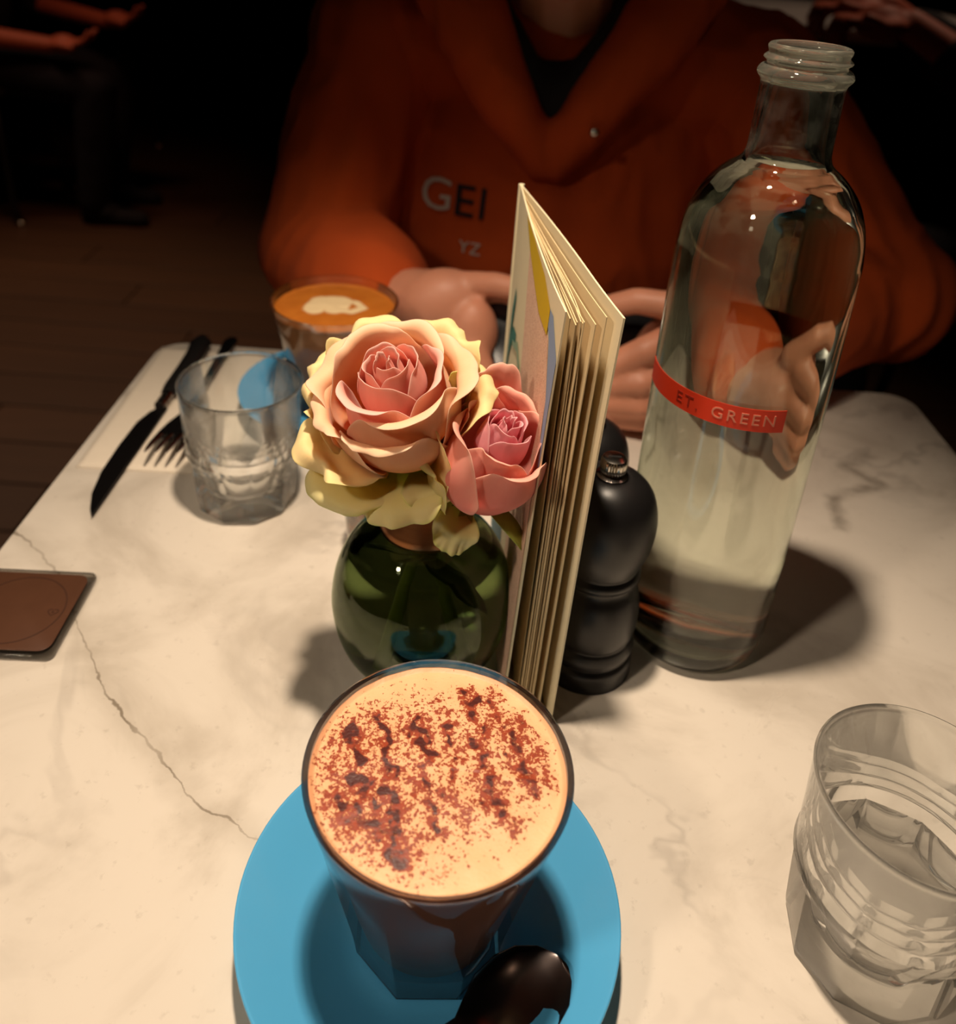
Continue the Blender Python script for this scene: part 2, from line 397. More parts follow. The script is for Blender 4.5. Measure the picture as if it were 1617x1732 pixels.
COCOA = [(0.006, 0.95, [(-0.038, 0.012), (-0.040, -0.004), (-0.036, -0.016), (-0.029, -0.028)]),
         (0.006, 1.0, [(-0.030, 0.013), (-0.028, 0.004), (-0.027, -0.004), (-0.021, -0.014)]),
         (0.0055, 0.95, [(-0.022, 0.018), (-0.020, 0.008), (-0.016, -0.003), (-0.014, -0.012), (-0.013, -0.027)]),
         (0.005, 0.95, [(-0.009, 0.018), (-0.006, 0.007), (-0.004, -0.004), (-0.001, -0.014), (0.002, -0.022)]),
         (0.0045, 0.8, [(0.0, 0.022), (0.003, 0.012), (0.006, 0.0), (0.003, -0.010)]),
         (0.0065, 0.85, [(0.009, 0.030), (0.012, 0.020), (0.014, 0.004), (0.018, -0.006), (0.022, -0.016)]),
         (0.006, 0.82, [(0.017, 0.032), (0.022, 0.018), (0.026, 0.010), (0.030, -0.004)]),
         (0.005, 0.85, [(0.028, 0.022), (0.033, 0.012), (0.037, 0.0), (0.038, -0.006)]),
         (0.006, 0.9, [(-0.033, -0.012), (-0.026, -0.019), (-0.016, -0.024), (-0.006, -0.030)]),
         (0.010, 0.62, [(-0.020, -0.006), (0.0, -0.010), (0.010, -0.016)])]
M['foam'] = foam_mat()
M['mocha'] = simple('mocha_drink', S(112, 66, 46), 0.5, 0.15, 60)
def latte_mat():
    t = NT('latte_art'); v = t.coord()
    wv = t.vm('ADD', v, t.vm('SCALE', t.vm('SUBTRACT', t.node('TexNoise', Vector=v, Scale=60.0, Detail=3.0).outputs[1], (0.5, 0.5, 0.5)), scale=0.005))
    col = t.mix(t.noise(v, 90, 4), S(206, 124, 44), S(178, 96, 28))
    d1 = t.seg(wv, [(-0.014, -0.004), (-0.010, 0.010), (0.004, 0.010), (0.001, -0.004)])
    d2 = t.seg(wv, [(0.002, 0.010), (0.014, 0.008), (0.020, -0.002), (0.012, -0.009), (0.008, -0.008)])
    col = t.mix(t.mr(d1, 0.0065, 0.0095, 1, 0, True), col, S(240, 214, 168))
    col = t.mix(t.mr(d2, 0.002, 0.0042, 1, 0, True), col, S(240, 214, 168))
    t.principled(col, 0.4); return t.m
M['latte_top'] = latte_mat()
M['latte'] = simple('latte_drink', S(186, 132, 82), 0.5, 0.12, 60)
M['sugar'] = simple('sugar_crystal', S(196, 120, 66), 0.3, 0.3, 400)
M['band'] = simple('orange_band', S(214, 54, 20), 0.5, 0.08, 60)
M['band_pale'] = simple('pale_lettering', S(214, 130, 104), 0.5)
M['band_dark'] = simple('dark_lettering', S(150, 34, 16), 0.5)
M['hoodie'] = simple('orange_hoodie_fleece', S(192, 76, 18), 0.95, 0.12, 30, bump=0.3, bscale=700, bdist=0.0008)
M['skin'] = simple('skin', S(206, 140, 112), 0.5, 0.08, 60, Subsurface_Weight=0.15, Subsurface_Radius=(0.01, 0.004, 0.002), Subsurface_Scale=0.5)
M['skin2'] = simple('skin_dim', S(206, 110, 84), 0.55, 0.08, 60)
M['black_cloth'] = simple('black_cloth', (0.012, 0.011, 0.014, 1), 0.9, bump=0.3, bscale=300)
M['navy_cloth'] = simple('navy_cloth', (0.010, 0.010, 0.018, 1), 0.9, bump=0.3, bscale=300)
M['mauve_cloth'] = simple('mauve_cloth', S(118, 76, 78), 0.9, 0.1, 20)
M['hair'] = simple('brown_hair', S(48, 30, 20), 0.6, 0.3, 200)
M['eye_white'] = simple('eye_white', S(225, 218, 208), 0.3)
M['iris'] = simple('iris_brown', S(50, 32, 22), 0.2)
M['lips'] = simple('lips', S(176, 96, 84), 0.5)
M['print_white'] = simple('white_print', S(200, 190, 180), 0.8)
M['print_black'] = simple('black_print', (0.006, 0.006, 0.01, 1), 0.7)
M['phone'] = simple('phone_black', (0.008, 0.008, 0.009, 1), 0.2)
M['plaque'] = simple('brown_plaque_print', S(84, 54, 38), 0.35, 0.12, 120, Coat_Weight=0.5, Coat_Roughness=0.1)
M['plaque_dark'] = simple('plaque_engraving', S(52, 28, 18), 0.5)
M['acrylic'] = glass_mat('clear_acrylic', (0.93, 0.92, 0.90, 1), (0.0, 0.01, 0.3, 0.3))
M['tabletop_white'] = simple('white_tabletop', S(205, 200, 195), 0.4, 0.08, 8)

# ------------------------------------------------------------------ setting: floor boards, walls, ceiling
floor = tag(mk('floor', *box(-4.5, 4.5, -2.0, 7.5, -0.80, -0.752), M['floor_dark']), kind='structure')
me_cache = {}
bw = 0.14; rr = random.Random(3); y = -1.95; row = 0
while y < 7.4:
    x = -4.5 + (row * 0.53) % 1.3 - 1.3
    while x < 4.5:
        L = 1.5; x0, x1 = max(x, -4.48), min(x + L, 4.48)
        if x1 - x0 > 0.1 and (x0 < 2.5):
            key = round(x1 - x0, 2)
            if key not in me_cache:
                ob = mk('floor_board', *slab(0, x1 - x0 - 0.004, 0, bw - 0.004, 0, 0.012, 0.003, 0.0015, 1), M['floor'], floor, smooth=False); me_cache[key] = ob.data
            else:
                ob = bpy.data.objects.new('floor_board', me_cache[key]); COL.objects.link(ob); ob.parent = floor
            ob.location = (x0, y, -0.752)
        x += L
    y += bw; row += 1
for nm, b in (('wall_back', (-4.5, 4.5, 7.5, 7.6, -0.8, 2.2)), ('wall_left', (-4.6, -4.5, -2, 7.6, -0.8, 2.2)), ('wall_right', (4.5, 4.6, -2, 7.6, -0.8, 2.2)), ('wall_front', (-4.6, 4.6, -2.1, -2.0, -0.8, 2.2)), ('ceiling', (-4.6, 4.6, -2.1, 7.6, 2.2, 2.3))):
    tag(mk(nm, *box(*b), M['wall'], smooth=False), kind='structure')

# ------------------------------------------------------------------ marble table
tb = thing('cafe_table', 'white marble cafe table with rounded corners and grey veining', 'table', (0.052, 0.30, -0.74))
def tl(V): return [(x - 0.052, y - 0.30, z + 0.74) for x, y, z in V]
V, Fc = slab(-0.262, 0.366, -0.06, 0.657, -0.022, 0.0, 0.022, 0.0025, 10)
top = mk('tabletop', V, Fc, M['marble'], None, sharp=40); top.parent = tb; top.location = (-0.052, -0.30, 0.74)
V, Fc = lathe([(0.05, -0.10), (0.16, -0.035), (0.165, -0.024), (0.165, -0.0225)], 40); mk('top_plate', tl([(a + 0.052, b + 0.30, c_) for a, b, c_ in V]), Fc, M['iron'], tb, sharp=40)
mk('pedestal', *lathe([(0.030, 0.03), (0.030, 0.66)], 32), M['iron'], tb, sharp=40)
mk('base', *lathe([(0.21, 0.0), (0.215, 0.008), (0.20, 0.018), (0.06, 0.034), (0.04, 0.06)], 48), M['iron'], tb, sharp=40)

# ------------------------------------------------------------------ saucers and coffee glasses
SAUCER = smoothprof([(0.0, 0.0045), (0.024, 0.0045), (0.030, 0.0045), (0.036, 0.0060), (0.048, 0.0110), (0.060, 0.0170), (0.0670, 0.0205), (0.0688, 0.0212), (0.0690, 0.0200), (0.064, 0.0160), (0.050, 0.0085), (0.038, 0.0030), (0.034, 0.0), (0.030, 0.0), (0.028, 0.0020), (0.0, 0.0022)], 4)
def saucer(loc, label):
    o = mk('saucer', *lathe(SAUCER, 96, cap0=False, cap1=False), M['blue'], loc=loc); return tag(o, label, 'saucer')
s1 = saucer((-0.002, 0.2034, 0.0), 'large bright blue saucer under the cocoa-dusted coffee')
s2 = s1.copy(); COL.objects.link(s2); s2.location = (-0.101, 0.565, 0.0006)
s2['label'] = 'blue saucer behind the roses, under the latte with heart art'
CUP_H = 0.0865
def cup_glass(parent):
    zo = [(0.0265, 0.0), (0.0277, 0.0015), (0.0280, 0.004), (0.0292, 0.012), (0.0318, 0.025), (0.0345, 0.038), (0.0372, 0.050), (0.0392, 0.060), (0.0412, 0.070), (0.0432, 0.078), (0.0447, 0.0845), (0.0449, CUP_H - 0.0008), (0.0440, CUP_H)]
    zi = [(0.0428, CUP_H - 0.0008), (0.0425, 0.0835), (0.0408, 0.076), (0.0385, 0.066), (0.0338, 0.050), (0.0309, 0.038), (0.0281, 0.025), (0.0252, 0.014), (0.021, 0.0105), (0.0001, 0.0098)]
    pol = [1 if z < 0.052 else max(0, 1 - (z - 0.052) / 0.012) for _, z in zo] + [0.0] * len(zi)
    V, Fc = lathe(zo + zi, 96, 8, pol)
    return mk('glass', V, Fc, M['glass_cup'], parent, sharp=18)
def dust(v):
    x, y = v[0], v[1]
    N_ = lambda k, q: noise.noise(Vector((x * k, y * k, q)))
    w_ = Vector((N_(160, 1.3) * 0.005 + N_(420, 2.3) * 0.003, N_(160, 5.7) * 0.005 + N_(420, 8.1) * 0.003))
    p = Vector((x + w_.x, y + w_.y)); d = 0.0
    for (wd, k, pts) in COCOA:
        for a, b in zip(pts[:-1], pts[1:]):
            a = Vector(a); ab = Vector(b) - a; h = min(max((p - a).dot(ab) / ab.length_squared, 0), 1)
            q = (p - a - ab * h).length / (wd * 1.35)
            if q < 1: d = max(d, 0.98 * k * (1 - q * q * (3 - 2 * q)) ** 0.8 * (0.85 + 0.35 * noise.noise(Vector((x * 260, y * 260, 9)))))
    d = max(d, 0.53 - (x + 0.045) / 0.075 * 0.22 - max(0, y - 0.015) * 9 + 0.16 * noise.noise(Vector((x * 120, y * 120, 4))) - max(0, x - 0.02 - y) * 4)
    r = math.hypot(x, y)
    return max(0.0, d * (1 if r < 0.034 else 1 - 0.65 * (r - 0.034) / 0.0085))
def drink(parent, name, zs, mside, mtop, topname):
    prof = [(0.0001, 0.0095), (0.0212, 0.0103), (0.0254, 0.0138), (0.0283, 0.0248), (0.0311, 0.0378), (0.0340, 0.0502), (0.0388, 0.0662), (0.0411, 0.0762), (0.0428 - (0.0835 - zs) * 0.24, zs)]
    prof = [p for p in prof if p[1] <= zs]
    mk(name, *lathe(prof, 72), mside, parent, sharp=50)
    R = []; rt = prof[-1][0] + 0.0002
    for i in range(61):
        r = rt * i / 60 + 1e-5; dome = 0.0012 * (1 - (r / rt) ** 2) + (0.0009 if i >= 59 else 0)
        R.append([(r * math.cos(2 * PI * j / 180), r * math.sin(2 * PI * j / 180), zs + 0.0005 + dome + 0.0004 * noise.noise(Vector((r * math.cos(2 * PI * j / 72) * 60, r * math.sin(2 * PI * j / 72) * 60, 0)))) for j in range(180)])
    V, Fc = rings(R, True, True, False)
    o = mk(topname, V, Fc, mtop, parent)
    at_ = o.data.attributes.new('dust', 'FLOAT', 'POINT')
    for i, v in enumerate(V): at_.data[i].value = dust(v)
    return o
cup1 = thing('coffee_glass', 'faceted glass of milky coffee with cocoa powder sprinkled over pale foam', 'coffee', (-0.002, 0.2034, 0.0047), math.radians(26))
cup_glass(cup1); f1 = drink(cup1, 'coffee', 0.0825, M['mocha'], M['foam'], 'foam')
cup2 = thing('coffee_glass', 'faceted glass of latte with a heart in its orange-brown foam', 'coffee', (-0.101, 0.565, 0.0053), 0.15)
cup_glass(cup2); drink(cup2, 'coffee', 0.079, M['latte'], M['latte_top'], 'foam')
f1.rotation_euler = (0, 0, -math.radians(26))

# spoon on the front saucer
def spoon_mesh():
    # along +x: bowl tip at x=0, handle to x=-0.135
    st = [(0.0, 0.0008, 0.0), (-0.0015, 0.005, -0.0005), (-0.006, 0.0103, -0.0025), (-0.013, 0.0140, -0.0048), (-0.021, 0.0147, -0.0055), (-0.030, 0.0125, -0.0045), (-0.037, 0.0078, -0.002), (-0.042, 0.0040, 0.001), (-0.047, 0.0028, 0.0035), (-0.060, 0.0027, 0.0075), (-0.085, 0.0032, 0.0115), (-0.110, 0.0042, 0.012), (-0.126, 0.0052, 0.010), (-0.132, 0.0045, 0.009), (-0.1345, 0.002, 0.0088)]
    n = 16; topv, botv = [], []
    for (x, wd, dz) in st:
        bowl = x > -0.042
        for j in range(n + 1):
            u = -1 + 2 * j / n; y_ = wd * math.sin(u * PI / 2)
            k = 1 - math.cos(u * PI / 2) ** 1.6
            edge = 0.0 if bowl else dz
            z = (dz * (1 - k) if bowl else dz - 0.0006 * u * u)
            topv.append((x, y_, z)); botv.append((x, y_, z - (0.0010 if bowl else 0.0018)))
    m = n + 1; N = len(topv); Fc = []
    for i in range(len(st) - 1):
        for j in range(n):
            a, b, c_, d = i * m + j, i * m + j + 1, (i + 1) * m + j + 1, (i + 1) * m + j
            Fc += [(a, b, c_, d), (N + d, N + c_, N + b, N + a)]
        Fc += [(i * m, (i + 1) * m, N + (i + 1) * m, N + i * m), (i * m + n, N + i * m + n, N + (i + 1) * m + n, (i + 1) * m + n)]
    for i0 in (0, (len(st) - 1) * m):
        for j in range(n): Fc.append((i0 + j, N + i0 + j, N + i0 + j + 1, i0 + j + 1))
    return topv + botv, Fc
V, Fc = spoon_mesh()
sp = tag(mk('spoon', V, Fc, M['spoon_steel']), 'dark shiny teaspoon lying on the front blue saucer', 'spoon')
sp.location = (0.0475, 0.186, 0.0168); sp.rotation_euler = (0, math.radians(-2.6), math.radians(30))

# ------------------------------------------------------------------ water tumblers
TH_ = 0.085
def tumbler(loc, rz, label):
    t = thing('water_tumbler', label, 'glass', loc, rz, None)
    zo = [(0.0278, 0.0), (0.0300, 0.0022), (0.0305, 0.0045), (0.0322, 0.022), (0.0334, 0.036), (0.0342, 0.0385), (0.0349, 0.041), (0.0347, 0.0425), (0.0343, 0.0435), (0.0350, 0.060), (0.0363, 0.080), (0.0368, TH_ - 0.001), (0.0360, TH_)]
    zi = [(0.0350, TH_ - 0.001), (0.0343, 0.080), (0.0331, 0.060), (0.0322, 0.042), (0.0300, 0.032), (0.0272, 0.020), (0.0245, 0.0150), (0.018, 0.0125), (0.0001, 0.0115)]
    pol = [1, 1, 1, 1, 0.8, 0.3, 0, 0, 0, 0, 0, 0, 0] + [0] * 3 + [0, 0.5, 0.6, 0.2, 0, 0]
    mk('glass', *lathe(zo + zi, 120, 10, pol), M['glass_tumbler'], t, sharp=16)
    return t
t1 = tumbler((0.165, 0.2113, 0.0), 0.2, 'empty faceted glass tumbler at the right, nearest the camera')
t2 = copy_tree(t1); t2.location = (-0.1376, 0.4547, 0.0006); t2.rotation_euler = (0, 0, 0.1)
t2['label'] = 'empty glass tumbler beside the cutlery, left of the roses'

# ------------------------------------------------------------------ water bottle
bx, by = 0.1262, 0.371
bt = thing('water_bottle', 'tall clear glass bottle full of water with an orange band', 'bottle', (bx, by, 0))
def ring_ins(p, d): return [(max(r - d, 0.0001), z) for r, z in p]
bo = smoothprof([(0.0300, 0.0010), (0.0345, 0.0022), (0.0372, 0.0065), (0.0385, 0.014), (0.0392, 0.03), (0.0400, 0.10), (0.0404, 0.17), (0.0402, 0.212), (0.0395, 0.224), (0.0373, 0.2355), (0.0328, 0.2460), (0.0262, 0.2540), (0.0200, 0.2590), (0.0178, 0.2625), (0.0172, 0.268), (0.0170, 0.288), (0.0171, 0.2925)], 4)
bo += smoothprof([(0.0176, 0.2935), (0.0190, 0.2952), (0.0191, 0.2967), (0.0180, 0.2985), (0.0162, 0.2995), (0.0162, 0.3005), (0.0174, 0.3015), (0.0174, 0.3023), (0.0160, 0.3035), (0.0160, 0.3042), (0.0166, 0.3060), (0.0160, 0.3072), (0.0146, 0.3076), (0.0134, 0.3070)], 3)
bi = [(0.0128, 0.3050), (0.0130, 0.290), (0.0140, 0.268), (0.0150, 0.2620), (0.0178, 0.2555), (0.0240, 0.2500), (0.0302, 0.2425), (0.0345, 0.2330), (0.0367, 0.2225), (0.0374, 0.212), (0.0376, 0.17), (0.0372, 0.10), (0.0364, 0.03), (0.0350, 0.017), (0.030, 0.0105), (0.018, 0.0125), (0.0001, 0.0160)]
mk('bottle_glass', *lathe([(0.0001, 0.0075), (0.018, 0.0055), (0.027, 0.0022)] + bo + bi, 96, cap0=True), M['glass_bottle'], bt, sharp=60)
wi = [(0.0001, 0.0158), (0.018, 0.0123), (0.0301, 0.0103), (0.0352, 0.0169), (0.0366, 0.03), (0.0374, 0.10), (0.0378, 0.17), (0.0376, 0.212), (0.0369, 0.2225), (0.0347, 0.2332), (0.0304, 0.2427), (0.0242, 0.2502), (0.0180, 0.2557), (0.0155, 0.2600), (0.0150, 0.2602), (0.0001, 0.2596)]
mk('water', *lathe(wi, 96), M['water'], bt, sharp=60)
# orange band wrapped round the left front of the bottle
def on_cyl(V, R, a0, z0, sgn=1):
    return [((R + v[2]) * math.sin(a0 + v[0] / R), -(R + v[2]) * math.cos(a0 + v[0] / R), z0 + v[1]) for v in V]
BZ = 0.1555; BA = math.radians(14)
n = 60; R0 = 0.0405; Vb = []; L0, L1 = -0.078, 0.0
for i in range(n + 1):
    for z_, d in ((-0.0055, 0), (0.0055, 0), (0.0055, 0.0002), (-0.0055, 0.0002)):
        Vb.append((L0 + (L1 - L0) * i / n, z_, d))
Fb = [(i * 4 + k, (i + 1) * 4 + k, (i + 1) * 4 + (k + 1) % 4, i * 4 + (k + 1) % 4) for i in range(n) for k in range(4)] + [(0, 1, 2, 3), (n * 4 + 3, n * 4 + 2, n * 4 + 1, n * 4)]
tag(mk('paper_band', on_cyl(Vb, R0, BA, BZ), Fb, M['band'], bt, smooth=False), 'orange band with lettering')
V, Fc = text_mesh('GREEN', 0.0078, 0.0001, 'RIGHT', 1.25); mk('lettering', on_cyl([(x - 0.004, y_ , z + 0.0003) for x, y_, z in V], R0, BA, BZ), Fc, M['band_pale'], bt, smooth=False)
V, Fc = text_mesh('ET.', 0.0078, 0.0001, 'RIGHT', 1.25); mk('lettering', on_cyl([(x - 0.038, y_, z + 0.0003) for x, y_, z in V], R0, BA, BZ), Fc, M['band_dark'], bt, smooth=False)

# ------------------------------------------------------------------ pepper mills
def mill(loc, label):
    t = thing('pepper_mill', label, 'mill', loc)
    body = smoothprof([(0.0001, 0.0), (0.0215, 0.0), (0.0232, 0.0015), (0.0233, 0.009), (0.0220, 0.0115), (0.0214, 0.0125), (0.0226, 0.0140), (0.0232, 0.0175), (0.0222, 0.0215), (0.0212, 0.0235), (0.0222, 0.0260), (0.0230, 0.0330), (0.0228, 0.0420), (0.0212, 0.0500), (0.0190, 0.0550), (0.0186, 0.0575), (0.0194, 0.0595)], 3)
    mk('mill_body', *lathe(body, 56), M['black_wood'], t, sharp=70)
    head = smoothprof([(0.0001, 0.0600), (0.0190, 0.0600), (0.0206, 0.0612), (0.0207, 0.0632), (0.0198, 0.0650), (0.0194, 0.0662), (0.0208, 0.0700), (0.0232, 0.0780), (0.0243, 0.0880), (0.0238, 0.0960), (0.0212, 0.1050), (0.0165, 0.1110), (0.0112, 0.1142), (0.0080, 0.1146), (0.0072, 0.1132), (0.0001, 0.1130)], 3)
    mk('mill_head', *lathe(head, 56), M['black_wood'], t, sharp=70)
    prof = [(0.0032, 0.1130), (0.0032, 0.1165), (0.0058, 0.1170), (0.0062, 0.1180), (0.0062, 0.1225), (0.0056, 0.1240), (0.0040, 0.1246), (0.0001, 0.1246)]
    R = []
    for r, z in prof:
        R.append([((r * (1 - (0.05 if (j % 2 and 0.0055 < r) else 0))) * math.cos(2 * PI * j / 60), (r * (1 - (0.05 if (j % 2 and 0.0055 < r) else 0))) * math.sin(2 * PI * j / 60), z) for j in range(60)])
    k = mk('finial_nut', *rings(R), M['chrome'], t, sharp=40); tag(k, 'chrome knurled nut')
    mk('screw_slot', *box(-0.0030, 0.0030, -0.0006, 0.0006, 0.1243, 0.12475), M['iron'], k, smooth=False)
    mk('nut_washer', *lathe([(0.0072, 0.1140), (0.0074, 0.1150), (0.0050, 0.1160), (0.003, 0.1162)], 32), M['steel'], t, sharp=40)
    return t
m1 = mill((0.0675, 0.342, 0), 'black turned pepper mill with chrome nut, between menu and water bottle')
m2 = copy_tree(m1); m2.scale = (0.90, 0.90, 0.90); m2.location = (0.0655, 0.4045, 0); m2.rotation_euler = (0, 0, 0.7)
m2['label'] = 'second black mill, mostly hidden behind the menu and the nearer mill'

# ------------------------------------------------------------------ menu booklet
mn = thing('menu', 'upright cream menu booklet of many pages with painted cover', 'menu', (0.018, 0.455, 0))
SPX, SPY = 0.0178, 0.455
def sheet(xt, xb, yn, ztop, bow=0.0, curl=0.0, th=0.0006, droop=0.0, n=14, m=14):
    """surface from spine to near edge. xt/xb: X of the near edge at top/bottom"""
    def f(u, v, off=0.0):
        xn = xb + (xt - xb) * v
        x_ = SPX + (xn - SPX) * u + bow * math.sin(PI * u) + curl * max(0, (u - 0.75) / 0.25) ** 2 * max(0, (v - 0.55) / 0.45) ** 2
        y_ = SPY + (yn - SPY) * u
        z_ = ztop * v - droop * u * v
        return Vector((x_ + off - 0.018, y_ - 0.455, z_))
    P = [[f(i / n, j / m) for j in range(m + 1)] for i in range(n + 1)]
    Q = [[f(i / n, j / m, th) for j in range(m + 1)] for i in range(n + 1)]
    V = [tuple(p) for r in P for p in r] + [tuple(p) for r in Q for p in r]; N = (n + 1) * (m + 1); k = m + 1; Fc = []
    for i in range(n):
        for j in range(m):
            a, b, c_, d = i * k + j, (i + 1) * k + j, (i + 1) * k + j + 1, i * k + j + 1
            Fc += [(a, d, c_, b), (N + a, N + b, N + c_, N + d)]
    bd = [(i, 0) for i in range(n)] + [(n, j) for j in range(m)] + [(i, m) for i in range(n, 0, -1)] + [(0, j) for j in range(m, 0, -1)]
    for q in range(len(bd)):
        a = bd[q][0] * k + bd[q][1]; b_ = bd[(q + 1) % len(bd)]; b = b_[0] * k + b_[1]; Fc.append((a, b, N + b, N + a))
    return V, Fc, f
V, Fc, fL = sheet(0.0322, 0.0245, 0.302, 0.2165, -0.0015, 0.0006, 0.0007, 0.003)
mk('front_cover', V, Fc, M['paper'], mn, sharp=40)
V, Fc, fR = sheet(0.0532, 0.0478, 0.300, 0.2165, 0.0015, 0.0012, 0.0008, 0.003)
mk('back_cover', V, Fc, M['paper'], mn, sharp=40)
pr_ = random.Random(5)
pages = [(0.0352, 0.0318, 0.309, 0.2120), (0.0374, 0.0330, 0.3065, 0.2110), (0.0388, 0.0340, 0.307, 0.2120), (0.0398, 0.0350, 0.3055, 0.2105), (0.0408, 0.0360, 0.3065, 0.2115), (0.0424, 0.0372, 0.306, 0.2100), (0.0440, 0.0385, 0.304, 0.2125), (0.0482, 0.0420, 0.304, 0.2140)]
for i, (a, b, yn, zt) in enumerate(pages):
    V, Fc, _ = sheet(a, b, yn, zt, pr_.uniform(-0.0008, 0.0008), pr_.uniform(-0.0022, 0.0012), 0.0004, 0.002 + pr_.random() * 0.003)
    mk('page', V, Fc, M['paper2'], mn, sharp=40)
V, Fc = tube([(SPX - 0.018 + 0.0006, 0.0008, 0.0), (SPX - 0.018 + 0.0006, 0.0008, 0.2165)], 0.0016, 10); mk('spine', V, Fc, M['paper'], mn, sharp=40)
def cover_poly(name, uv, mat, nu=1, lab=None, off=-0.00025):
    """closed outline in (u, v) on the outer face of the front cover, fan-free strip mesh"""
    # uv: list of (v, u0, u1) rows
    V, Fc = [], []; K = 8
    for (v_, u0, u1) in uv:
        for k in range(K + 1): V.append(tuple(fL(u0 + (u1 - u0) * k / K, v_, off)))
    for i in range(len(uv) - 1):
        for k in range(K): Fc.append((i * (K + 1) + k, i * (K + 1) + k + 1, (i + 1) * (K + 1) + k + 1, (i + 1) * (K + 1) + k))
    o = mk(name, V, Fc, mat, mn)
    if lab: o['label'] = lab
    return o
def rows(pts, n=10):
    out = []
    for (a, b) in zip(pts[:-1], pts[1:]):
        for k in range(n): f = k / n; out.append(tuple(a[q] + (b[q] - a[q]) * f for q in range(3)))
    out.append(pts[-1]); return out
cover_poly('printed_panel', rows([(0.02, 0.62, 0.985), (0.30, 0.66, 0.985), (0.80, 0.50, 0.955), (0.90, 0.46, 0.88), (0.955, 0.44, 0.62)], 6), M['coral'], lab='coral stippled print')
cover_poly('printed_panel', rows([(0.62, 0.985, 0.998), (0.80, 0.955, 0.998), (0.90, 0.89, 0.998), (0.955, 0.80, 0.90)], 6), M['pale_blue'], lab='pale blue print')
cover_poly('printed_panel', rows([(0.90, 0.72, 0.86), (0.955, 0.46, 0.86), (0.985, 0.36, 0.74), (0.999, 0.30, 0.52)], 6), M['yellow'], lab='mustard yellow print', off=-0.0004)
cover_poly('printed_panel', rows([(0.0, 0.05, 0.60), (0.20, 0.05, 0.55), (0.40, 0.05, 0.42), (0.52, 0.05, 0.20)], 6), M['teal_blue'], lab='dark teal print')
for k, (pts, wd, mt) in enumerate([([(0.10, 0.50), (0.14, 0.60), (0.24, 0.68), (0.34, 0.70)], 0.05, 'teal'), ([(0.20, 0.55), (0.34, 0.60), (0.46, 0.58), (0.50, 0.53)], 0.055, 'teal'), ([(0.14, 0.60), (0.17, 0.70), (0.22, 0.78)], 0.06, 'teal'), ([(0.25, 0.66), (0.40, 0.70), (0.50, 0.68)], 0.035, 'teal_pale'), ([(0.25, 0.50), (0.30, 0.56), (0.42, 0.50)], 0.04, 'teal'), ([(0.30, 0.30), (0.42, 0.40), (0.44, 0.50)], 0.03, 'teal_pale')]):
    V, Fc = [], []
    for i, (u_, v_) in enumerate(pts):
        t_ = Vector(pts[min(i + 1, len(pts) - 1)]) - Vector(pts[max(i - 1, 0)]); nrm = Vector((-t_.y, t_.x)).normalized()
        ww = wd * (0.35 + 0.65 * math.sin(PI * (i + 0.6) / (len(pts) + 0.2)))
        for s_ in (-0.5, 0.5):
            V.append(tuple(fL(u_ + nrm.x * ww * s_, v_ + nrm.y * ww * s_ * 0.7, -0.00045)))
        if i: Fc.append((2 * i - 2, 2 * i - 1, 2 * i + 1, 2 * i))
    mk('painted_frond', V, Fc, M[mt], mn)

# ------------------------------------------------------------------ vase
vx, vy = -0.0175, 0.336
vs = thing('bud_vase', 'round green-tinted glass bud vase with a copper collar, full of water', 'vase', (vx, vy, 0))
vo = smoothprof([(0.020, 0.0006), (0.026, 0.002), (0.0345, 0.010), (0.0405, 0.022), (0.0434, 0.036), (0.0436, 0.046), (0.0415, 0.058), (0.0365, 0.070), (0.0290, 0.0795), (0.0215, 0.0850), (0.0175, 0.0880), (0.0150, 0.094), (0.0145, 0.104)], 4)
vi = [(0.0128, 0.104), (0.0130, 0.094), (0.0152, 0.0868), (0.0200, 0.0828), (0.0275, 0.0776), (0.0348, 0.0684), (0.0396, 0.0570), (0.0415, 0.0460), (0.0413, 0.0365), (0.0386, 0.0235), (0.033, 0.0125), (0.024, 0.006), (0.0001, 0.0045)]
mk('vase_glass', *lathe([(0.0001, 0.0006)] + vo + vi, 80), M['glass_vase'], vs, sharp=60)
wi = [(0.0001, 0.0043), (0.0241, 0.0058), (0.0332, 0.0124), (0.0388, 0.0234), (0.0415, 0.0364), (0.0417, 0.0460), (0.0398, 0.0571), (0.0350, 0.0686), (0.0310, 0.0732), (0.0001, 0.0728)]
mk('water', *lathe(wi, 72), M['vase_water'], vs, sharp=60)
col_ = [(0.0212, 0.0835), (0.0214, 0.0850), (0.0206, 0.0880), (0.0182, 0.0950), (0.0164, 0.1020), (0.0158, 0.1046), (0.0152, 0.1052), (0.0148, 0.1045), (0.0150, 0.1020), (0.0168, 0.0950), (0.0192, 0.0882), (0.0200, 0.0852)]
mk('collar', *lathe(col_ + [col_[0]], 64, cap0=False, cap1=False), M['copper'], vs, sharp=60)
tag(mk('foam_plug', *lathe([(0.0125, 0.088), (0.0127, 0.1035), (0.010, 0.1055), (0.0001, 0.106)], 32), M['iron'], vs, sharp=60), 'black ribbed plug in the neck')

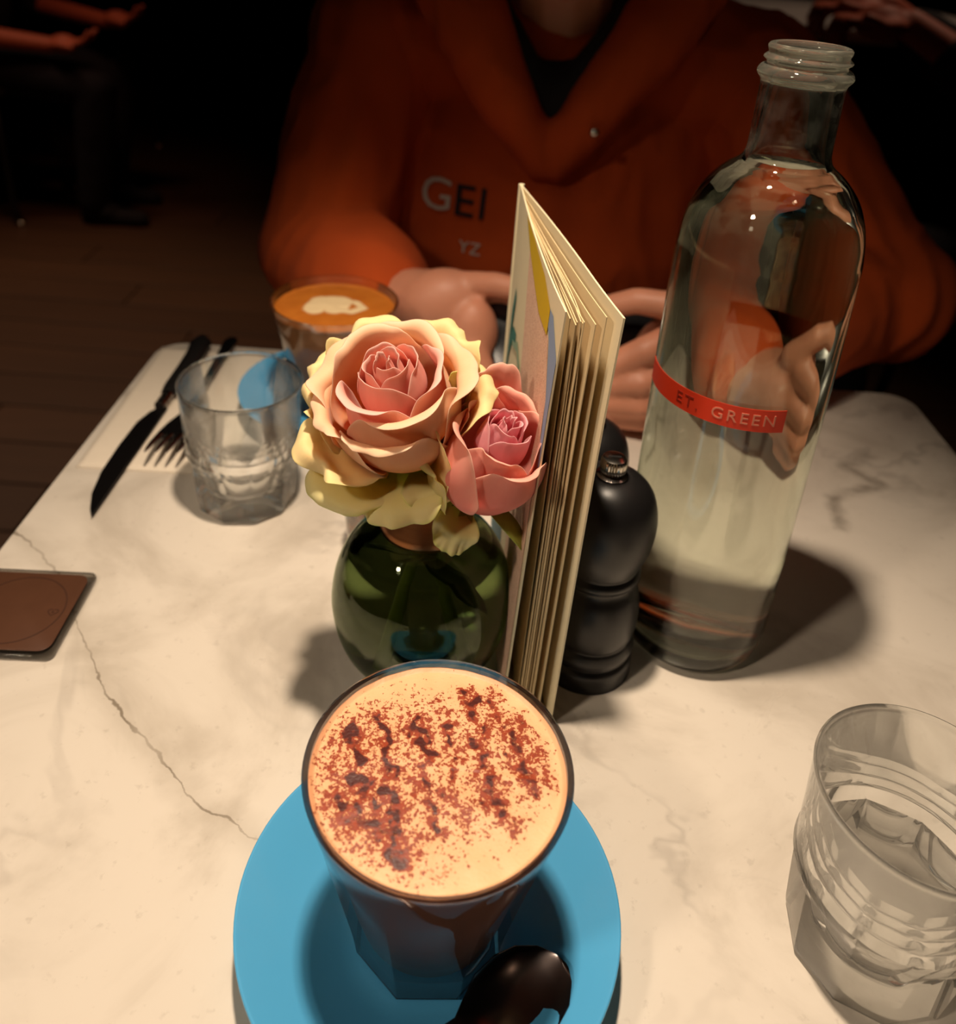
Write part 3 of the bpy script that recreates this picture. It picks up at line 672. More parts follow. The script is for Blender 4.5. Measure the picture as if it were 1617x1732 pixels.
# ------------------------------------------------------------------ roses
def petal(axis_m, phi, hw, prof, tuck=0.0008, roll=0.0, ruffle=0.001, seed=0, shape=3.0, notch=0.0, skew=0.0, mat=None, parent=None, nu=22, nv=20, th=0.00045, point=0.0):
    """prof: (r, z) control points base->tip in metres, in the rose's own axis frame"""
    P = smoothprof(prof, 6); L = [0]
    for a, b in zip(P[:-1], P[1:]): L.append(L[-1] + math.hypot(a[0] - b[0], a[1] - b[1]))
    T = L[-1]
    def at_(t):
        s = t * T
        for i in range(len(L) - 1):
            if L[i + 1] >= s or i == len(L) - 2:
                f = (s - L[i]) / max(L[i + 1] - L[i], 1e-9); f = min(max(f, 0), 1.2)
                return P[i][0] + (P[i + 1][0] - P[i][0]) * f, P[i][1] + (P[i + 1][1] - P[i][1]) * f
    V, UV = [], []
    for i in range(nu + 1):
        u = -1 + 2 * i / nu
        tmax = 1 - 0.42 * abs(u) ** shape - notch * math.exp(-(u / 0.10) ** 2) + point * math.exp(-(u / 0.22) ** 2)
        tmax += 0.02 * noise.noise(Vector((u * 4, seed * 3.1, 0)))
        for j in range(nv + 1):
            v_ = j / nv; t = v_ * tmax; r, z = at_(min(t, 1.12))
            wv = hw * (0.35 + 0.65 * math.sin(min(1, v_ * 1.5) * PI / 2))
            a = phi + u * wv + skew * v_
            r = max(r + tuck * u * 1.0 + roll * v_ ** 5 * abs(u) ** 2.5, 0.0006)
            wob = ruffle * v_ ** 3 * noise.noise(Vector((u * 3.2, v_ * 1.4, seed * 7.7))) * 2.2 + ruffle * 0.7 * v_ ** 8 * noise.noise(Vector((u * 11, 1, seed * 2.7))) * 2
            p = Vector(((r + wob) * math.cos(a), (r + wob) * math.sin(a), z + wob * 0.8))
            V.append(tuple(axis_m @ p)); UV.append((i / nu, v_))
    k = nv + 1; Fc = [(i * k + j, (i + 1) * k + j, (i + 1) * k + j + 1, i * k + j + 1) for i in range(nu) for j in range(nv)]
    o = mk('petal', V, Fc, mat, parent)
    uvl = o.data.uv_layers.new(name='UVMap')
    for lp in o.data.loops: uvl.data[lp.index].uv = UV[lp.vertex_index]
    s = o.modifiers.new('thick', 'SOLIDIFY'); s.thickness = th; s.offset = 0
    ss = o.modifiers.new('sub', 'SUBSURF'); ss.levels = 1; ss.render_levels = 1
    return o
def axis_frame(base, direction):
    z = Vector(direction).normalized(); x = Vector((1, 0, 0)); x = (x - z * x.dot(z)).normalized(); y_ = z.cross(x)
    return Matrix(((x.x, y_.x, z.x, base[0]), (x.y, y_.y, z.y, base[1]), (x.z, y_.z, z.z, base[2]), (0, 0, 0, 1)))
D = math.radians
cm = 0.01
def P_(*pts): return [(a * cm, b * cm) for a, b in pts]
def rose(name, label, loc, A, petals, stempath, sepals, leaves=()):
    t = thing(name, label, 'flower', loc)
    Ainv = Matrix.Translation(-Vector(loc)) @ A
    for i, d in enumerate(petals):
        d = dict(d); d['mat'] = M[d.pop('m')]; d['axis_m'] = Ainv; d['parent'] = t; d.setdefault('seed', i + 1); petal(**d)
    st = mk('stem', *tube([tuple(Vector(p) - Vector(loc)) for p in stempath], [0.0026] * len(stempath), 10), M['stem'], t)
    mk('calyx', [tuple(Ainv @ Vector(p)) for p in lathe([(0.002, -0.006), (0.006, -0.003), (0.0085, 0.003), (0.004, 0.006)], 20)[0]], lathe([(0, 0)] * 4, 20)[1], M['sepal'], t)
    for (ph, L, dr, ws) in sepals:
        V, Fc = [], []; n_ = 10
        for i in range(n_ + 1):
            s_ = i / n_; r = 0.004 + L * math.sin(min(s_ * 1.3, 1.3)) ; z = 0.001 + dr * s_ * s_ ; wd = ws * math.sin(PI * (0.12 + 0.88 * s_)) ** 0.8
            for q in (-1, 0, 1):
                a = ph; rx, ry = r * math.cos(a) - q * wd * math.sin(a), r * math.sin(a) + q * wd * math.cos(a)
                V.append(tuple(Ainv @ Vector((rx, ry, z + (0.0012 if q else 0)))))
        for i in range(n_):
            for q in (0, 1): Fc.append((i * 3 + q, i * 3 + q + 1, i * 3 + q + 4, i * 3 + q + 3))
        o = mk('sepal', V, Fc, M['sepal'], t); s = o.modifiers.new('t', 'SOLIDIFY'); s.thickness = 0.0005
    for (pth, wd) in leaves:
        V, Fc = [], []; n_ = len(pth)
        for i, p in enumerate(pth):
            p = Vector(p) - Vector(loc); tg = Vector(pth[min(i + 1, n_ - 1)]) - Vector(pth[max(i - 1, 0)]); side = tg.cross(Vector((0, 0.5, 1))).normalized()
            ww = wd * math.sin(PI * (0.05 + 0.95 * i / (n_ - 1))) + 0.0003
            for q in (-1, -0.5, 0, 0.5, 1): V.append(tuple(p + side * ww * q + Vector((0, 0, 0.0015 * abs(q)))))
        for i in range(n_ - 1):
            for q in range(4): Fc.append((i * 5 + q, i * 5 + q + 1, i * 5 + q + 6, i * 5 + q + 5))
        o = mk('leaf', V, Fc, M['leaf'], t); s = o.modifiers.new('t', 'SOLIDIFY'); s.thickness = 0.0005
    return t

# big rose: opens up and towards the camera
A1 = axis_frame((-0.026, 0.330, 0.127), (-0.16, -0.42, 1.0)) @ Matrix.Scale(1.06, 4)
pet = []
for i in range(9):   # tight spiral heart
    r = 0.18 + 0.125 * i; z = 6.05 - 0.05 * i
    pet.append(dict(phi=i * 2.4, hw=D(105 - 3 * i), prof=P_((0.15 + 0.06 * i, 2.5), (r * 0.95 + 0.25, 4.2), (r + 0.10, z - 0.5), (r, z), (r + 0.07, z + 0.16)), tuck=0.0010, ruffle=0.0005, m='petal_core', shape=3.5, th=0.0004, point=0.02))
for i, (ph, r, z, fl) in enumerate([(-120, 1.75, 5.55, 0.35), (0, 1.85, 5.50, 0.30), (120, 1.95, 5.55, 0.35), (60, 2.1, 5.45, 0.45), (-65, 2.1, 5.15, 0.45)]):
    pet.append(dict(phi=D(ph), hw=D(78), prof=P_((0.4, 0.6), (1.6, 1.8), (r + 0.25, 3.4), (r + 0.05, z - 0.5), (r + 0.12, z), (r + fl + 0.1, z + 0.05)), tuck=0.0016, ruffle=0.0009, roll=0.001, m='petal_core' if i < 2 else 'petal_mid', shape=3.2))
for i, (ph, r, z, fl) in enumerate([(-95, 2.45, 4.35, 0.55), (20, 2.5, 4.7, 0.9), (150, 2.5, 4.6, 0.9), (-165, 2.5, 4.3, 0.7)]):
    pet.append(dict(phi=D(ph), hw=D(62), prof=P_((0.4, 0.3), (1.8, 1.3), (r + 0.05, 2.8), (r + 0.05, z - 0.3), (r + fl * 0.6, z), (r + fl, z - 0.12)), tuck=0.0014, ruffle=0.0016, roll=0.001, m='petal_mid', shape=3.0, point=0.03))
# open outer petals
for (ph, hw, r, z, droop, mt) in [(165, 46, 3.75, 3.9, 0.35, 'petal_out'), (110, 48, 3.7, 4.4, 0.25, 'petal_out'), (55, 46, 3.9, 4.3, 0.3, 'petal_out'), (8, 44, 3.9, 3.9, 0.35, 'petal_out'), (-150, 44, 3.9, 3.0, 0.55, 'petal_out')]:
    pet.append(dict(phi=D(ph), hw=D(hw), prof=P_((0.4, 0.0), (1.6, 0.7), (2.5, 1.9), (3.05, z - 0.9), (r * 0.93, z), (r + 0.15, z - droop)), tuck=0.001, ruffle=0.0030, roll=0.0015, m=mt, shape=2.6, point=0.04, notch=0.0))
# drooping guard petals at the front
for (ph, hw, r, z0, z1, mt) in [(-138, 44, 4.2, 1.5, 0.9, 'petal_guard'), (-92, 44, 3.5, 0.9, 0.25, 'petal_guard'), (-50, 40, 3.1, 0.9, 0.1, 'petal_guard')]:
    pet.append(dict(phi=D(ph), hw=D(hw), prof=P_((0.4, -0.1), (1.5, 0.1), (2.4, 0.7), (r - 0.3, z0), (r, z0 - 0.45), (r - 0.1, z1)), tuck=0.001, ruffle=0.0034, roll=0.001, m=mt, shape=2.6))
rose('rose', 'large open rose, peach-pink with cream yellow outer petals, in the vase', (-0.024, 0.334, 0.02), A1, pet,
     [(-0.026, 0.330, 0.127), (-0.020, 0.336, 0.100), (-0.018, 0.337, 0.085), (-0.021, 0.336, 0.06), (-0.026, 0.332, 0.035), (-0.030, 0.327, 0.014)],
     [(D(-172), 0.043, 0.004, 0.0050), (D(-158), 0.042, -0.004, 0.0055), (D(-40), 0.022, -0.01, 0.004), (D(60), 0.022, -0.01, 0.004)],
     [([(-0.020, 0.334, 0.062), (-0.012, 0.330, 0.058), (-0.002, 0.324, 0.057), (0.006, 0.318, 0.054), (0.012, 0.314, 0.053)], 0.0075), ([(-0.022, 0.334, 0.060), (-0.030, 0.330, 0.068), (-0.038, 0.327, 0.074), (-0.044, 0.325, 0.077)], 0.006), ([(-0.021, 0.333, 0.058), (-0.020, 0.326, 0.066), (-0.017, 0.320, 0.076)], 0.009)])
# smaller rose leaning right
A2 = axis_frame((0.003, 0.322, 0.112), (0.26, -0.36, 1.0)) @ Matrix.Scale(1.12, 4)
pet = []
for i in range(8):
    r = 0.14 + 0.10 * i; z = 5.0 - 0.04 * i
    pet.append(dict(phi=1 + i * 2.4, hw=D(105 - 3 * i), prof=P_((0.15 + 0.05 * i, 1.8), (r * 0.95 + 0.18, 3.3), (r + 0.08, z - 0.45), (r, z), (r + 0.06, z + 0.12)), tuck=0.0009, ruffle=0.0005, m='petal2_core', shape=3.5, th=0.0004, point=0.03))
for i, (ph, r, z, fl) in enumerate([(-100, 1.25, 4.35, 0.25), (20, 1.35, 4.5, 0.2), (140, 1.4, 4.65, 0.25), (-60, 1.62, 3.95, 0.35), (-170, 1.62, 4.4, 0.35), (75, 1.6, 4.6, 0.3)]):
    pet.append(dict(phi=D(ph), hw=D(72), prof=P_((0.35, 0.25), (1.35, 0.9), (r + 0.38, 2.3), (r + 0.12, z - 0.5), (r + 0.08, z), (r + fl, z + 0.08)), tuck=0.0016, ruffle=0.0009, roll=0.001, m='petal2_mid', shape=2.8, point=0.03))
pet.append(dict(phi=D(178), hw=D(50), prof=P_((0.35, 0.0), (1.5, 0.5), (2.1, 1.8), (2.15, 3.2), (2.5, 4.2), (2.7, 4.3)), tuck=0.001, ruffle=0.0016, m='petal_out', shape=2.6, point=0.03))
pet.append(dict(phi=D(105), hw=D(48), prof=P_((0.35, 0.0), (1.6, 0.6), (2.1, 2.0), (2.1, 3.6), (2.3, 5.0), (2.5, 5.2)), tuck=0.001, ruffle=0.0016, m='petal2_mid', shape=2.6, point=0.02))
pet.append(dict(phi=D(135), hw=D(30), prof=P_((0.35, -0.1), (1.7, 0.4), (2.4, 2.0), (2.5, 3.8), (2.6, 5.0), (2.8, 5.5)), tuck=0.001, ruffle=0.002, m='petal_guard', shape=2.2, point=0.03))
pet.append(dict(phi=D(-108), hw=D(30), prof=P_((0.35, -0.1), (1.4, 0.15), (1.9, 0.2), (2.05, 0.1), (2.1, -0.3), (2.5, -0.6)), tuck=0.0005, ruffle=0.002, m='petal_guard', shape=3.2, th=0.0005))
pet.append(dict(phi=D(-165), hw=D(40), prof=P_((0.35, -0.05), (1.5, 0.3), (2.1, 1.3), (2.3, 2.3), (2.7, 2.9), (2.9, 2.6)), tuck=0.001, ruffle=0.003, m='petal_guard', shape=2.6, point=0.02))
rose('rose', 'smaller half-open pink rose leaning against the menu, in the vase', (0.001, 0.322, 0.02), A2, pet,
     [(0.003, 0.322, 0.112), (-0.006, 0.330, 0.100), (-0.012, 0.335, 0.088), (-0.014, 0.338, 0.06), (-0.008, 0.338, 0.035), (-0.002, 0.336, 0.014)],
     [(D(-30), 0.026, -0.012, 0.004), (D(40), 0.022, -0.01, 0.0035), (D(-100), 0.018, -0.008, 0.003)])

# ------------------------------------------------------------------ sugar jar behind the vase
jr = thing('sugar_jar', 'small glass jar of brown sugar behind the vase', 'jar', (-0.046, 0.414, 0))
mk('jar_glass', *lathe([(0.0001, 0.0), (0.0185, 0.0), (0.0205, 0.002), (0.0222, 0.03), (0.0232, 0.056), (0.0228, 0.0572), (0.0218, 0.0565), (0.0206, 0.03), (0.0190, 0.006), (0.0001, 0.005)], 56), M['glass_jar'], jr, sharp=50)
cr = []
rj = random.Random(11)
for i in range(520):
    a = rj.uniform(0, 2 * PI); r = 0.0180 * math.sqrt(rj.random()); z = rj.uniform(0.0075, 0.044 - 6 * r * r * 20)
    s_ = rj.uniform(0.0012, 0.0026); q = Matrix.Rotation(rj.uniform(0, 6), 3, Vector((rj.random(), rj.random(), rj.random() + 0.1)).normalized())
    V, Fc = box(-s_, s_, -s_ * 0.8, s_ * 0.8, -s_ * 0.7, s_ * 0.7); cr.append(([tuple(q @ Vector(v) + Vector((r * math.cos(a), r * math.sin(a), z))) for v in V], Fc))
tag(mk('brown_sugar', *join(cr), M['sugar'], jr, smooth=False), kind='stuff')

# ------------------------------------------------------------------ napkin, knife, fork, plaque
def napkin():
    n_ = 24; L, W = 0.172, 0.098; V, V2 = [], []
    for i in range(n_ + 1):
        for j in range(n_ + 1):
            x_, y_ = -W / 2 + W * i / n_, -L / 2 + L * j / n_
            z_ = 0.0006 + 0.00035 * abs(noise.noise(Vector((x_ * 25, y_ * 25, 2))))
            V.append((x_, y_, z_ )); V2.append((x_, y_, 0.0001))
    k = n_ + 1; N = len(V); Fc = []
    for i in range(n_):
        for j in range(n_):
            a, b, c_, d = i * k + j, (i + 1) * k + j, (i + 1) * k + j + 1, i * k + j + 1; Fc += [(a, b, c_, d), (N + a, N + d, N + c_, N + b)]
    bd = [(i, 0) for i in range(n_)] + [(n_, j) for j in range(n_)] + [(i, n_) for i in range(n_, 0, -1)] + [(0, j) for j in range(n_, 0, -1)]
    for q in range(len(bd)):
        a = bd[q][0] * k + bd[q][1]; b_ = bd[(q + 1) % len(bd)]; b = b_[0] * k + b_[1]; Fc.append((a, N + a, N + b, b))
    return V + V2, Fc
nk = tag(mk('napkin', *napkin(), M['napkin'], loc=(-0.2075, 0.560, 0)), 'white paper napkin under the knife and fork', 'napkin'); nk.rotation_euler = (0, 0, D(1.5))
def knife():
    t = thing('knife', 'dark steak knife with black handle on the napkin, pointing at the camera', 'knife', (-0.2275, 0.4226, 0.0012), math.radians(-0.6))
    # local +y from the tip to the butt
    st = [(0.0, 0.0003), (0.008, 0.0035), (0.022, 0.0072), (0.045, 0.0100), (0.075, 0.0108), (0.105, 0.0104), (0.120, 0.0078), (0.126, 0.0050)]
    V, Fc = [], []
    for (y_, wd) in st:
        th = 0.0010
        V += [(0.006 - wd * 1.4, y_, 0.0012), (0.0055, y_, 0.0012 + th), (0.006, y_, 0.0012), (0.0055, y_, 0.0012 - th * 0.8)]
    for i in range(len(st) - 1):
        for k in range(4): Fc.append((i * 4 + k, i * 4 + (k + 1) % 4, (i + 1) * 4 + (k + 1) % 4, (i + 1) * 4 + k))
    Fc += [(0, 3, 2, 1), tuple((len(st) - 1) * 4 + k for k in range(4))]
    mk('blade', V, Fc, M['steel_reflecting_dark'], t, sharp=25)
    mk('bolster', *join([tube([(0.0015, y0, 0.0045), (0.0015, y0 + 0.0035, 0.0045)], [0.0045, 0.0045], 16, 0.8) for y0 in (0.124, 0.1295, 0.135)] + [tube([(0.0015, 0.122, 0.0045), (0.0015, 0.142, 0.0045)], 0.0036, 16, 0.8)]), M['steel'], t, sharp=50)
    mk('handle', *tube([(0.0015, 0.140, 0.0052), (0.0015, 0.150, 0.0054), (0.0015, 0.180, 0.0056), (0.001, 0.205, 0.0056), (-0.001, 0.222, 0.0056), (-0.003, 0.231, 0.0054)], [0.0055, 0.0068, 0.0072, 0.0078, 0.0088, 0.005], 20, 0.6), M['black_wood'], t, sharp=60)
    tag(mk('end_cap', *tube([(-0.0028, 0.2300, 0.0054), (-0.0032, 0.2335, 0.0054)], [0.0048, 0.003], 16, 0.7), M['steel'], t, sharp=50))
knife()
def fork():
    t = thing('fork', 'dark steel fork beside the knife, tines towards the camera', 'fork', (-0.1985, 0.470, 0.0008), math.radians(2))
    parts = []
    st = [(0.034, 0.0130, 0.0075), (0.044, 0.0138, 0.0050), (0.058, 0.0120, 0.0034), (0.072, 0.0068, 0.0035), (0.092, 0.0034, 0.0055), (0.115, 0.0028, 0.0072), (0.150, 0.0036, 0.0062), (0.176, 0.0052, 0.0042), (0.188, 0.0056, 0.0036), (0.1935, 0.0030, 0.0034)]
    V, Fc = [], []
    for (y_, wd, z_) in st:
        V += [(-wd, y_, z_), (0, y_, z_ - (0.0006 if y_ < 0.09 else -0.0006)), (wd, y_, z_), (wd * 0.9, y_, z_ - 0.0016), (0, y_, z_ - 0.0022), (-wd * 0.9, y_, z_ - 0.0016)]
    for i in range(len(st) - 1):
        for k in range(6): Fc.append((i * 6 + k, i * 6 + (k + 1) % 6, (i + 1) * 6 + (k + 1) % 6, (i + 1) * 6 + k))
    Fc += [(5, 4, 3, 2, 1, 0), tuple((len(st) - 1) * 6 + k for k in range(6))]
    mk('handle', V, Fc, M['steel_reflecting_dark'], t, sharp=40)
    for k in range(4):
        x_ = -0.0105 + 0.0070 * k
        mk('tine', *tube([(x_, 0.036, 0.0068), (x_, 0.028, 0.0088), (x_, 0.020, 0.0108), (x_ * 0.98, 0.012, 0.0125), (x_ * 0.96, 0.006, 0.0136)], [0.0026, 0.0023, 0.0019, 0.0014, 0.0006], 10, 0.8), M['steel'], t, sharp=60)
fork()
pq = thing('table_plaque', 'square brown plaque with a clear edge near the table edge', 'plaque', (-0.2265, 0.344, 0), D(2))
mk('acrylic_block', *slab(-0.0300, 0.0300, -0.0300, 0.0300, 0.0, 0.0036, 0.004, 0.0008, 5), M['acrylic'], pq, sharp=50)
mk('printed_face', *slab(-0.0272, 0.0272, -0.0270, 0.0270, 0.00365, 0.0039, 0.006, 0.0001, 6), M['plaque'], pq, sharp=50)
def annulus(cx_, cy_, r0, r1, z, n_=48, h=0.0001):
    R = [[(cx_ + r * math.cos(2 * PI * j / n_), cy_ + r * math.sin(2 * PI * j / n_), zz) for j in range(n_)] for r, zz in ((r0, z), (r0, z + h), (r1, z + h), (r1, z), (r0, z))]
    return rings(R, True, False, False)
mk('circle_line', *annulus(0, 0, 0.0232, 0.0237, 0.0039, 72), M['plaque_dark'], pq, smooth=False)
ht = [(0.0028 * 16 / 16 * math.sin(a) ** 3, (0.0028 / 16) * (13 * math.cos(a) - 5 * math.cos(2 * a) - 2 * math.cos(3 * a) - math.cos(4 * a))) for a in np.linspace(0, 2 * PI, 28, endpoint=False)]
V = [(0.0185 + sx * k, -0.001 + sy * k, z) for k, z in ((1, 0.0039), (1, 0.00402), (0.82, 0.00402), (0.82, 0.0039)) for sx, sy in ht]
mk('heart_outline', V, rings([V[i * 28:(i + 1) * 28] for i in range(4)], True, False, False)[1], M['plaque_dark'], pq, smooth=False)
mk('heart_dot', *lathe([(0.0006, 0.0039), (0.0006, 0.00402)], 16), M['plaque_dark'], pq, smooth=False, loc=(0.0185, -0.001, 0))
V, Fc = text_mesh('A', 0.008, 0.0001); o = mk('lettering', V, Fc, M['plaque_dark'], pq, smooth=False, loc=(-0.019, 0.008, 0.0040)); o.rotation_euler = (0, 0, D(0))

# ------------------------------------------------------------------ people
def fold(p, amp=0.006, k=1.0):
    q = Vector((p.x * 9 * k, p.y * 9 * k, p.z * 4 * k)); a = noise.noise(q + Vector((3, 1, 7))); b = noise.noise(Vector((p.x * 22 * k + 2 * a, p.y * 22 * k, p.z * 9 * k)))
    return amp * (a * 0.9 + (0.5 - abs(b)) * 0.8)
def head_parts(c_, s=1.0, rot=None, nose=(0, -1)):
    """head centred at c_, facing -Y before rot"""
    rot = rot or Matrix.Identity(3)
    out = []
    def E(p, r): out.append(ellipsoid(Vector(c_) + rot @ (Vector(p) * s), [q * s for q in r], rot=rot))
    E((0, 0.012, 0.03), (0.074, 0.092, 0.088)); E((0, -0.022, -0.035), (0.056, 0.062, 0.062)); E((0, -0.058, -0.088), (0.026, 0.022, 0.020))
    E((0.035, -0.03, -0.058), (0.026, 0.04, 0.03)); E((-0.035, -0.03, -0.058), (0.026, 0.04, 0.03))
    E((0, -0.085, -0.012), (0.010, 0.014, 0.022)); E((0, -0.096, -0.026), (0.014, 0.014, 0.011))
    E((0, -0.078, -0.056), (0.024, 0.012, 0.008)); E((0, -0.076, -0.066), (0.022, 0.012, 0.008))
    E((0, -0.075, 0.028), (0.045, 0.014, 0.012))
    for sx in (-1, 1):
        E((sx * 0.075, 0.015, -0.005), (0.008, 0.018, 0.030)); E((sx * 0.038, -0.056, -0.018), (0.022, 0.022, 0.018))
    return out
def figure(name, label, J, hands, mats, voxel, sleeve, loc, clothes='hoodie', bulk=1.0, legs=True, headrot=None, foldamp=0.006, extra_top=()):
    """J: joints in world coordinates"""
    t = thing(name, label, 'person', loc)
    inv = -Vector(loc)
    def Lc(parts): return [([tuple(Vector(v) + inv) for v in V], Fc) for V, Fc in parts]
    sh, el, wr = J['shoulder'], J['elbow'], J['wrist']
    nk_, ch, pv, hd = J['neck'], J['chest'], J['pelvis'], J['head']
    mid = [tuple((Vector(ch) + Vector(pv)) / 2)]
    body = head_parts(hd, 1.0, headrot)
    body += [capsule(nk_, tuple(Vector(hd) + Vector((0, 0.015, -0.06))), 0.056, 0.052), ellipsoid(ch, (0.15, 0.10, 0.16)), ellipsoid(mid[0], (0.13, 0.09, 0.15)), ellipsoid(pv, (0.15, 0.11, 0.12)), capsule(sh[0], sh[1], 0.045, 0.045)]
    for k in (0, 1):
        body += [capsule(sh[k], el[k], 0.046, 0.036), capsule(el[k], wr[k], 0.037, 0.026)]
        if legs:
            body += [capsule(J['hip'][k], J['knee'][k], 0.07, 0.052), capsule(J['knee'][k], J['ankle'][k], 0.05, 0.034)]
    for h in hands: body += h
    remesh('body', Lc(body), voxel, mats['skin'], t, 5)
    # upper garment
    B = bulk
    g = [ellipsoid(ch, (0.195 * B, 0.125 * B, 0.19)), ellipsoid(mid[0], (0.175 * B, 0.125 * B, 0.19)), ellipsoid(pv, (0.18 * B, 0.14 * B, 0.13)), capsule(sh[0], sh[1], 0.062 * B, 0.062 * B)]
    for k in (0, 1):
        m_ = Vector(sh[k]).lerp(Vector(el[k]), 0.5)
        g += [capsule(sh[k], m_, 0.066 * B, 0.060 * B), capsule(m_, el[k], 0.060 * B, sleeve[0])]
        q = Vector(el[k]).lerp(Vector(wr[k]), sleeve[2]); g += [capsule(el[k], q, sleeve[0], sleeve[1])]
    g += list(extra_top)
    gar = remesh(clothes, Lc(g), max(voxel * 1.8, 0.005), mats['top'], t, 4, lambda p: fold(p, foldamp))
    if legs:
        tr = []
        for k in (0, 1): tr += [capsule(J['hip'][k], J['knee'][k], 0.088, 0.068), capsule(J['knee'][k], J['ankle'][k], 0.068, 0.055)]
        tr.append(ellipsoid(pv, (0.172, 0.13, 0.11)))
        remesh('trousers', Lc(tr), 0.012, mats['legs'], t, 3, lambda p: fold(p, 0.004))
        for k in (0, 1):
            a = Vector(J['ankle'][k]); d = Vector(J['toe']).normalized()
            remesh('shoe', Lc([ellipsoid(a + Vector((0, 0, -0.035)) + d * 0.04, (0.042, 0.042, 0.035)), capsule(a + Vector((0, 0, -0.05)) - d * 0.02, a + Vector((0, 0, -0.058)) + d * 0.15, 0.036, 0.030)]), 0.008, M['black_cloth'], t, 3)
    # eyes, brows, lips, hair
    R = headrot or Matrix.Identity(3); H0 = Vector(hd) + inv
    for sx in (-1, 1):
        e = mk('eye', *ellipsoid(H0 + R @ Vector((sx * 0.031, -0.071, 0.004)), (0.0125, 0.011, 0.0085), rot=R), M['eye_white'], t)
        mk('iris', *ellipsoid(H0 + R @ Vector((sx * 0.031, -0.080, 0.003)), (0.0055, 0.003, 0.0055), rot=R), M['iris'], e)
        mk('eyebrow', *ellipsoid(H0 + R @ Vector((sx * 0.032, -0.088, 0.029)), (0.019, 0.005, 0.004), rot=R), M['hair'], t)
    mk('lips', *join([ellipsoid(H0 + R @ Vector((0, -0.088, -0.0575)), (0.021, 0.005, 0.0038), rot=R), ellipsoid(H0 + R @ Vector((0, -0.0865, -0.0645)), (0.018, 0.006, 0.0046), rot=R)]), M['lips'], t)
    hr = [ellipsoid(Vector(hd) + R @ Vector((0, 0.024, 0.052)), (0.083, 0.096, 0.080), rot=R), ellipsoid(Vector(hd) + R @ Vector((0, 0.060, 0.01)), (0.074, 0.060, 0.080), rot=R)]
    remesh('hair', Lc(hr), 0.006, M['hair'], t, 2, lambda p: 0.006 * noise.noise(p * 45))
    return t, gar

def finger(pts, r): return [chain([(p[0], p[1], p[2], r * (1 - 0.09 * i)) for i, p in enumerate(pts)])]
# the diner opposite: hand on the picture's left, knuckles up, index reaching right over the phone
def hand_left():
    h = [capsule((-0.075, 0.648, 0.058), (-0.040, 0.628, 0.064), 0.026, 0.028), ellipsoid((-0.030, 0.622, 0.066), (0.038, 0.026, 0.030), rot=Matrix.Rotation(D(-20), 3, 'Y')),
         ellipsoid((-0.004, 0.606, 0.052), (0.021, 0.020, 0.030))]
    h += finger([(-0.012, 0.622, 0.086), (0.012, 0.612, 0.092), (0.036, 0.602, 0.092), (0.052, 0.598, 0.086)], 0.0105)
    h += finger([(-0.006, 0.630, 0.076), (0.020, 0.628, 0.078), (0.042, 0.622, 0.072), (0.050, 0.612, 0.062)], 0.0100)
    h += finger([(-0.006, 0.632, 0.062), (0.018, 0.634, 0.060), (0.038, 0.628, 0.054), (0.044, 0.618, 0.046)], 0.0095)
    h += finger([(-0.010, 0.630, 0.046), (0.010, 0.634, 0.040), (0.028, 0.630, 0.034), (0.034, 0.620, 0.030)], 0.0085)
    h += finger([(-0.018, 0.606, 0.058), (-0.002, 0.592, 0.048), (0.008, 0.586, 0.030), (0.014, 0.584, 0.018)], 0.0118)
    return h
def hand_right():
    h = [capsule((0.205, 0.606, 0.045), (0.165, 0.594, 0.050), 0.027, 0.030), ellipsoid((0.148, 0.590, 0.050), (0.032, 0.024, 0.038))]
    h += finger([(0.148, 0.578, 0.076), (0.122, 0.566, 0.068), (0.100, 0.566, 0.054), (0.098, 0.578, 0.044)], 0.0125)   # index, bent
    h += finger([(0.146, 0.572, 0.052), (0.120, 0.556, 0.046), (0.098, 0.562, 0.040), (0.096, 0.576, 0.038)], 0.0100)
    h += finger([(0.146, 0.572, 0.034), (0.122, 0.554, 0.029), (0.100, 0.560, 0.026), (0.096, 0.574, 0.026)], 0.0095)
    h += finger([(0.148, 0.574, 0.018), (0.126, 0.558, 0.014), (0.108, 0.562, 0.012), (0.102, 0.574, 0.013)], 0.0085)
    h += finger([(0.162, 0.584, 0.082), (0.140, 0.580, 0.098), (0.114, 0.586, 0.098), (0.092, 0.592, 0.088)], 0.0120)  # thumb on top
    return h
J = dict(shoulder=[(-0.110, 0.85, 0.225), (0.235, 0.85, 0.215)], elbow=[(-0.145, 0.745, 0.062), (0.345, 0.735, 0.066)], wrist=[(-0.075, 0.648, 0.058), (0.205, 0.606, 0.045)],
         neck=(0.055, 0.855, 0.245), chest=(0.058, 0.875, 0.08), pelvis=(0.055, 1.00, -0.24), head=(0.052, 0.79, 0.402),
         hip=[(-0.03, 0.98, -0.26), (0.14, 0.98, -0.26)], knee=[(-0.06, 0.60, -0.24), (0.18, 0.60, -0.24)], ankle=[(-0.06, 0.66, -0.66), (0.18, 0.66, -0.66)], toe=(0, -1, 0))
hr_ = Matrix.Rotation(D(-14), 3, 'X') if False else Matrix.Rotation(D(12), 3, 'X')
extra = [ellipsoid((0.352, 0.735, 0.064), (0.060, 0.07, 0.056)), capsule((-0.11, 0.85, 0.225), (0.0, 0.865, 0.265), 0.06, 0.055), capsule((0.24, 0.85, 0.215), (0.11, 0.865, 0.26), 0.06, 0.055)]
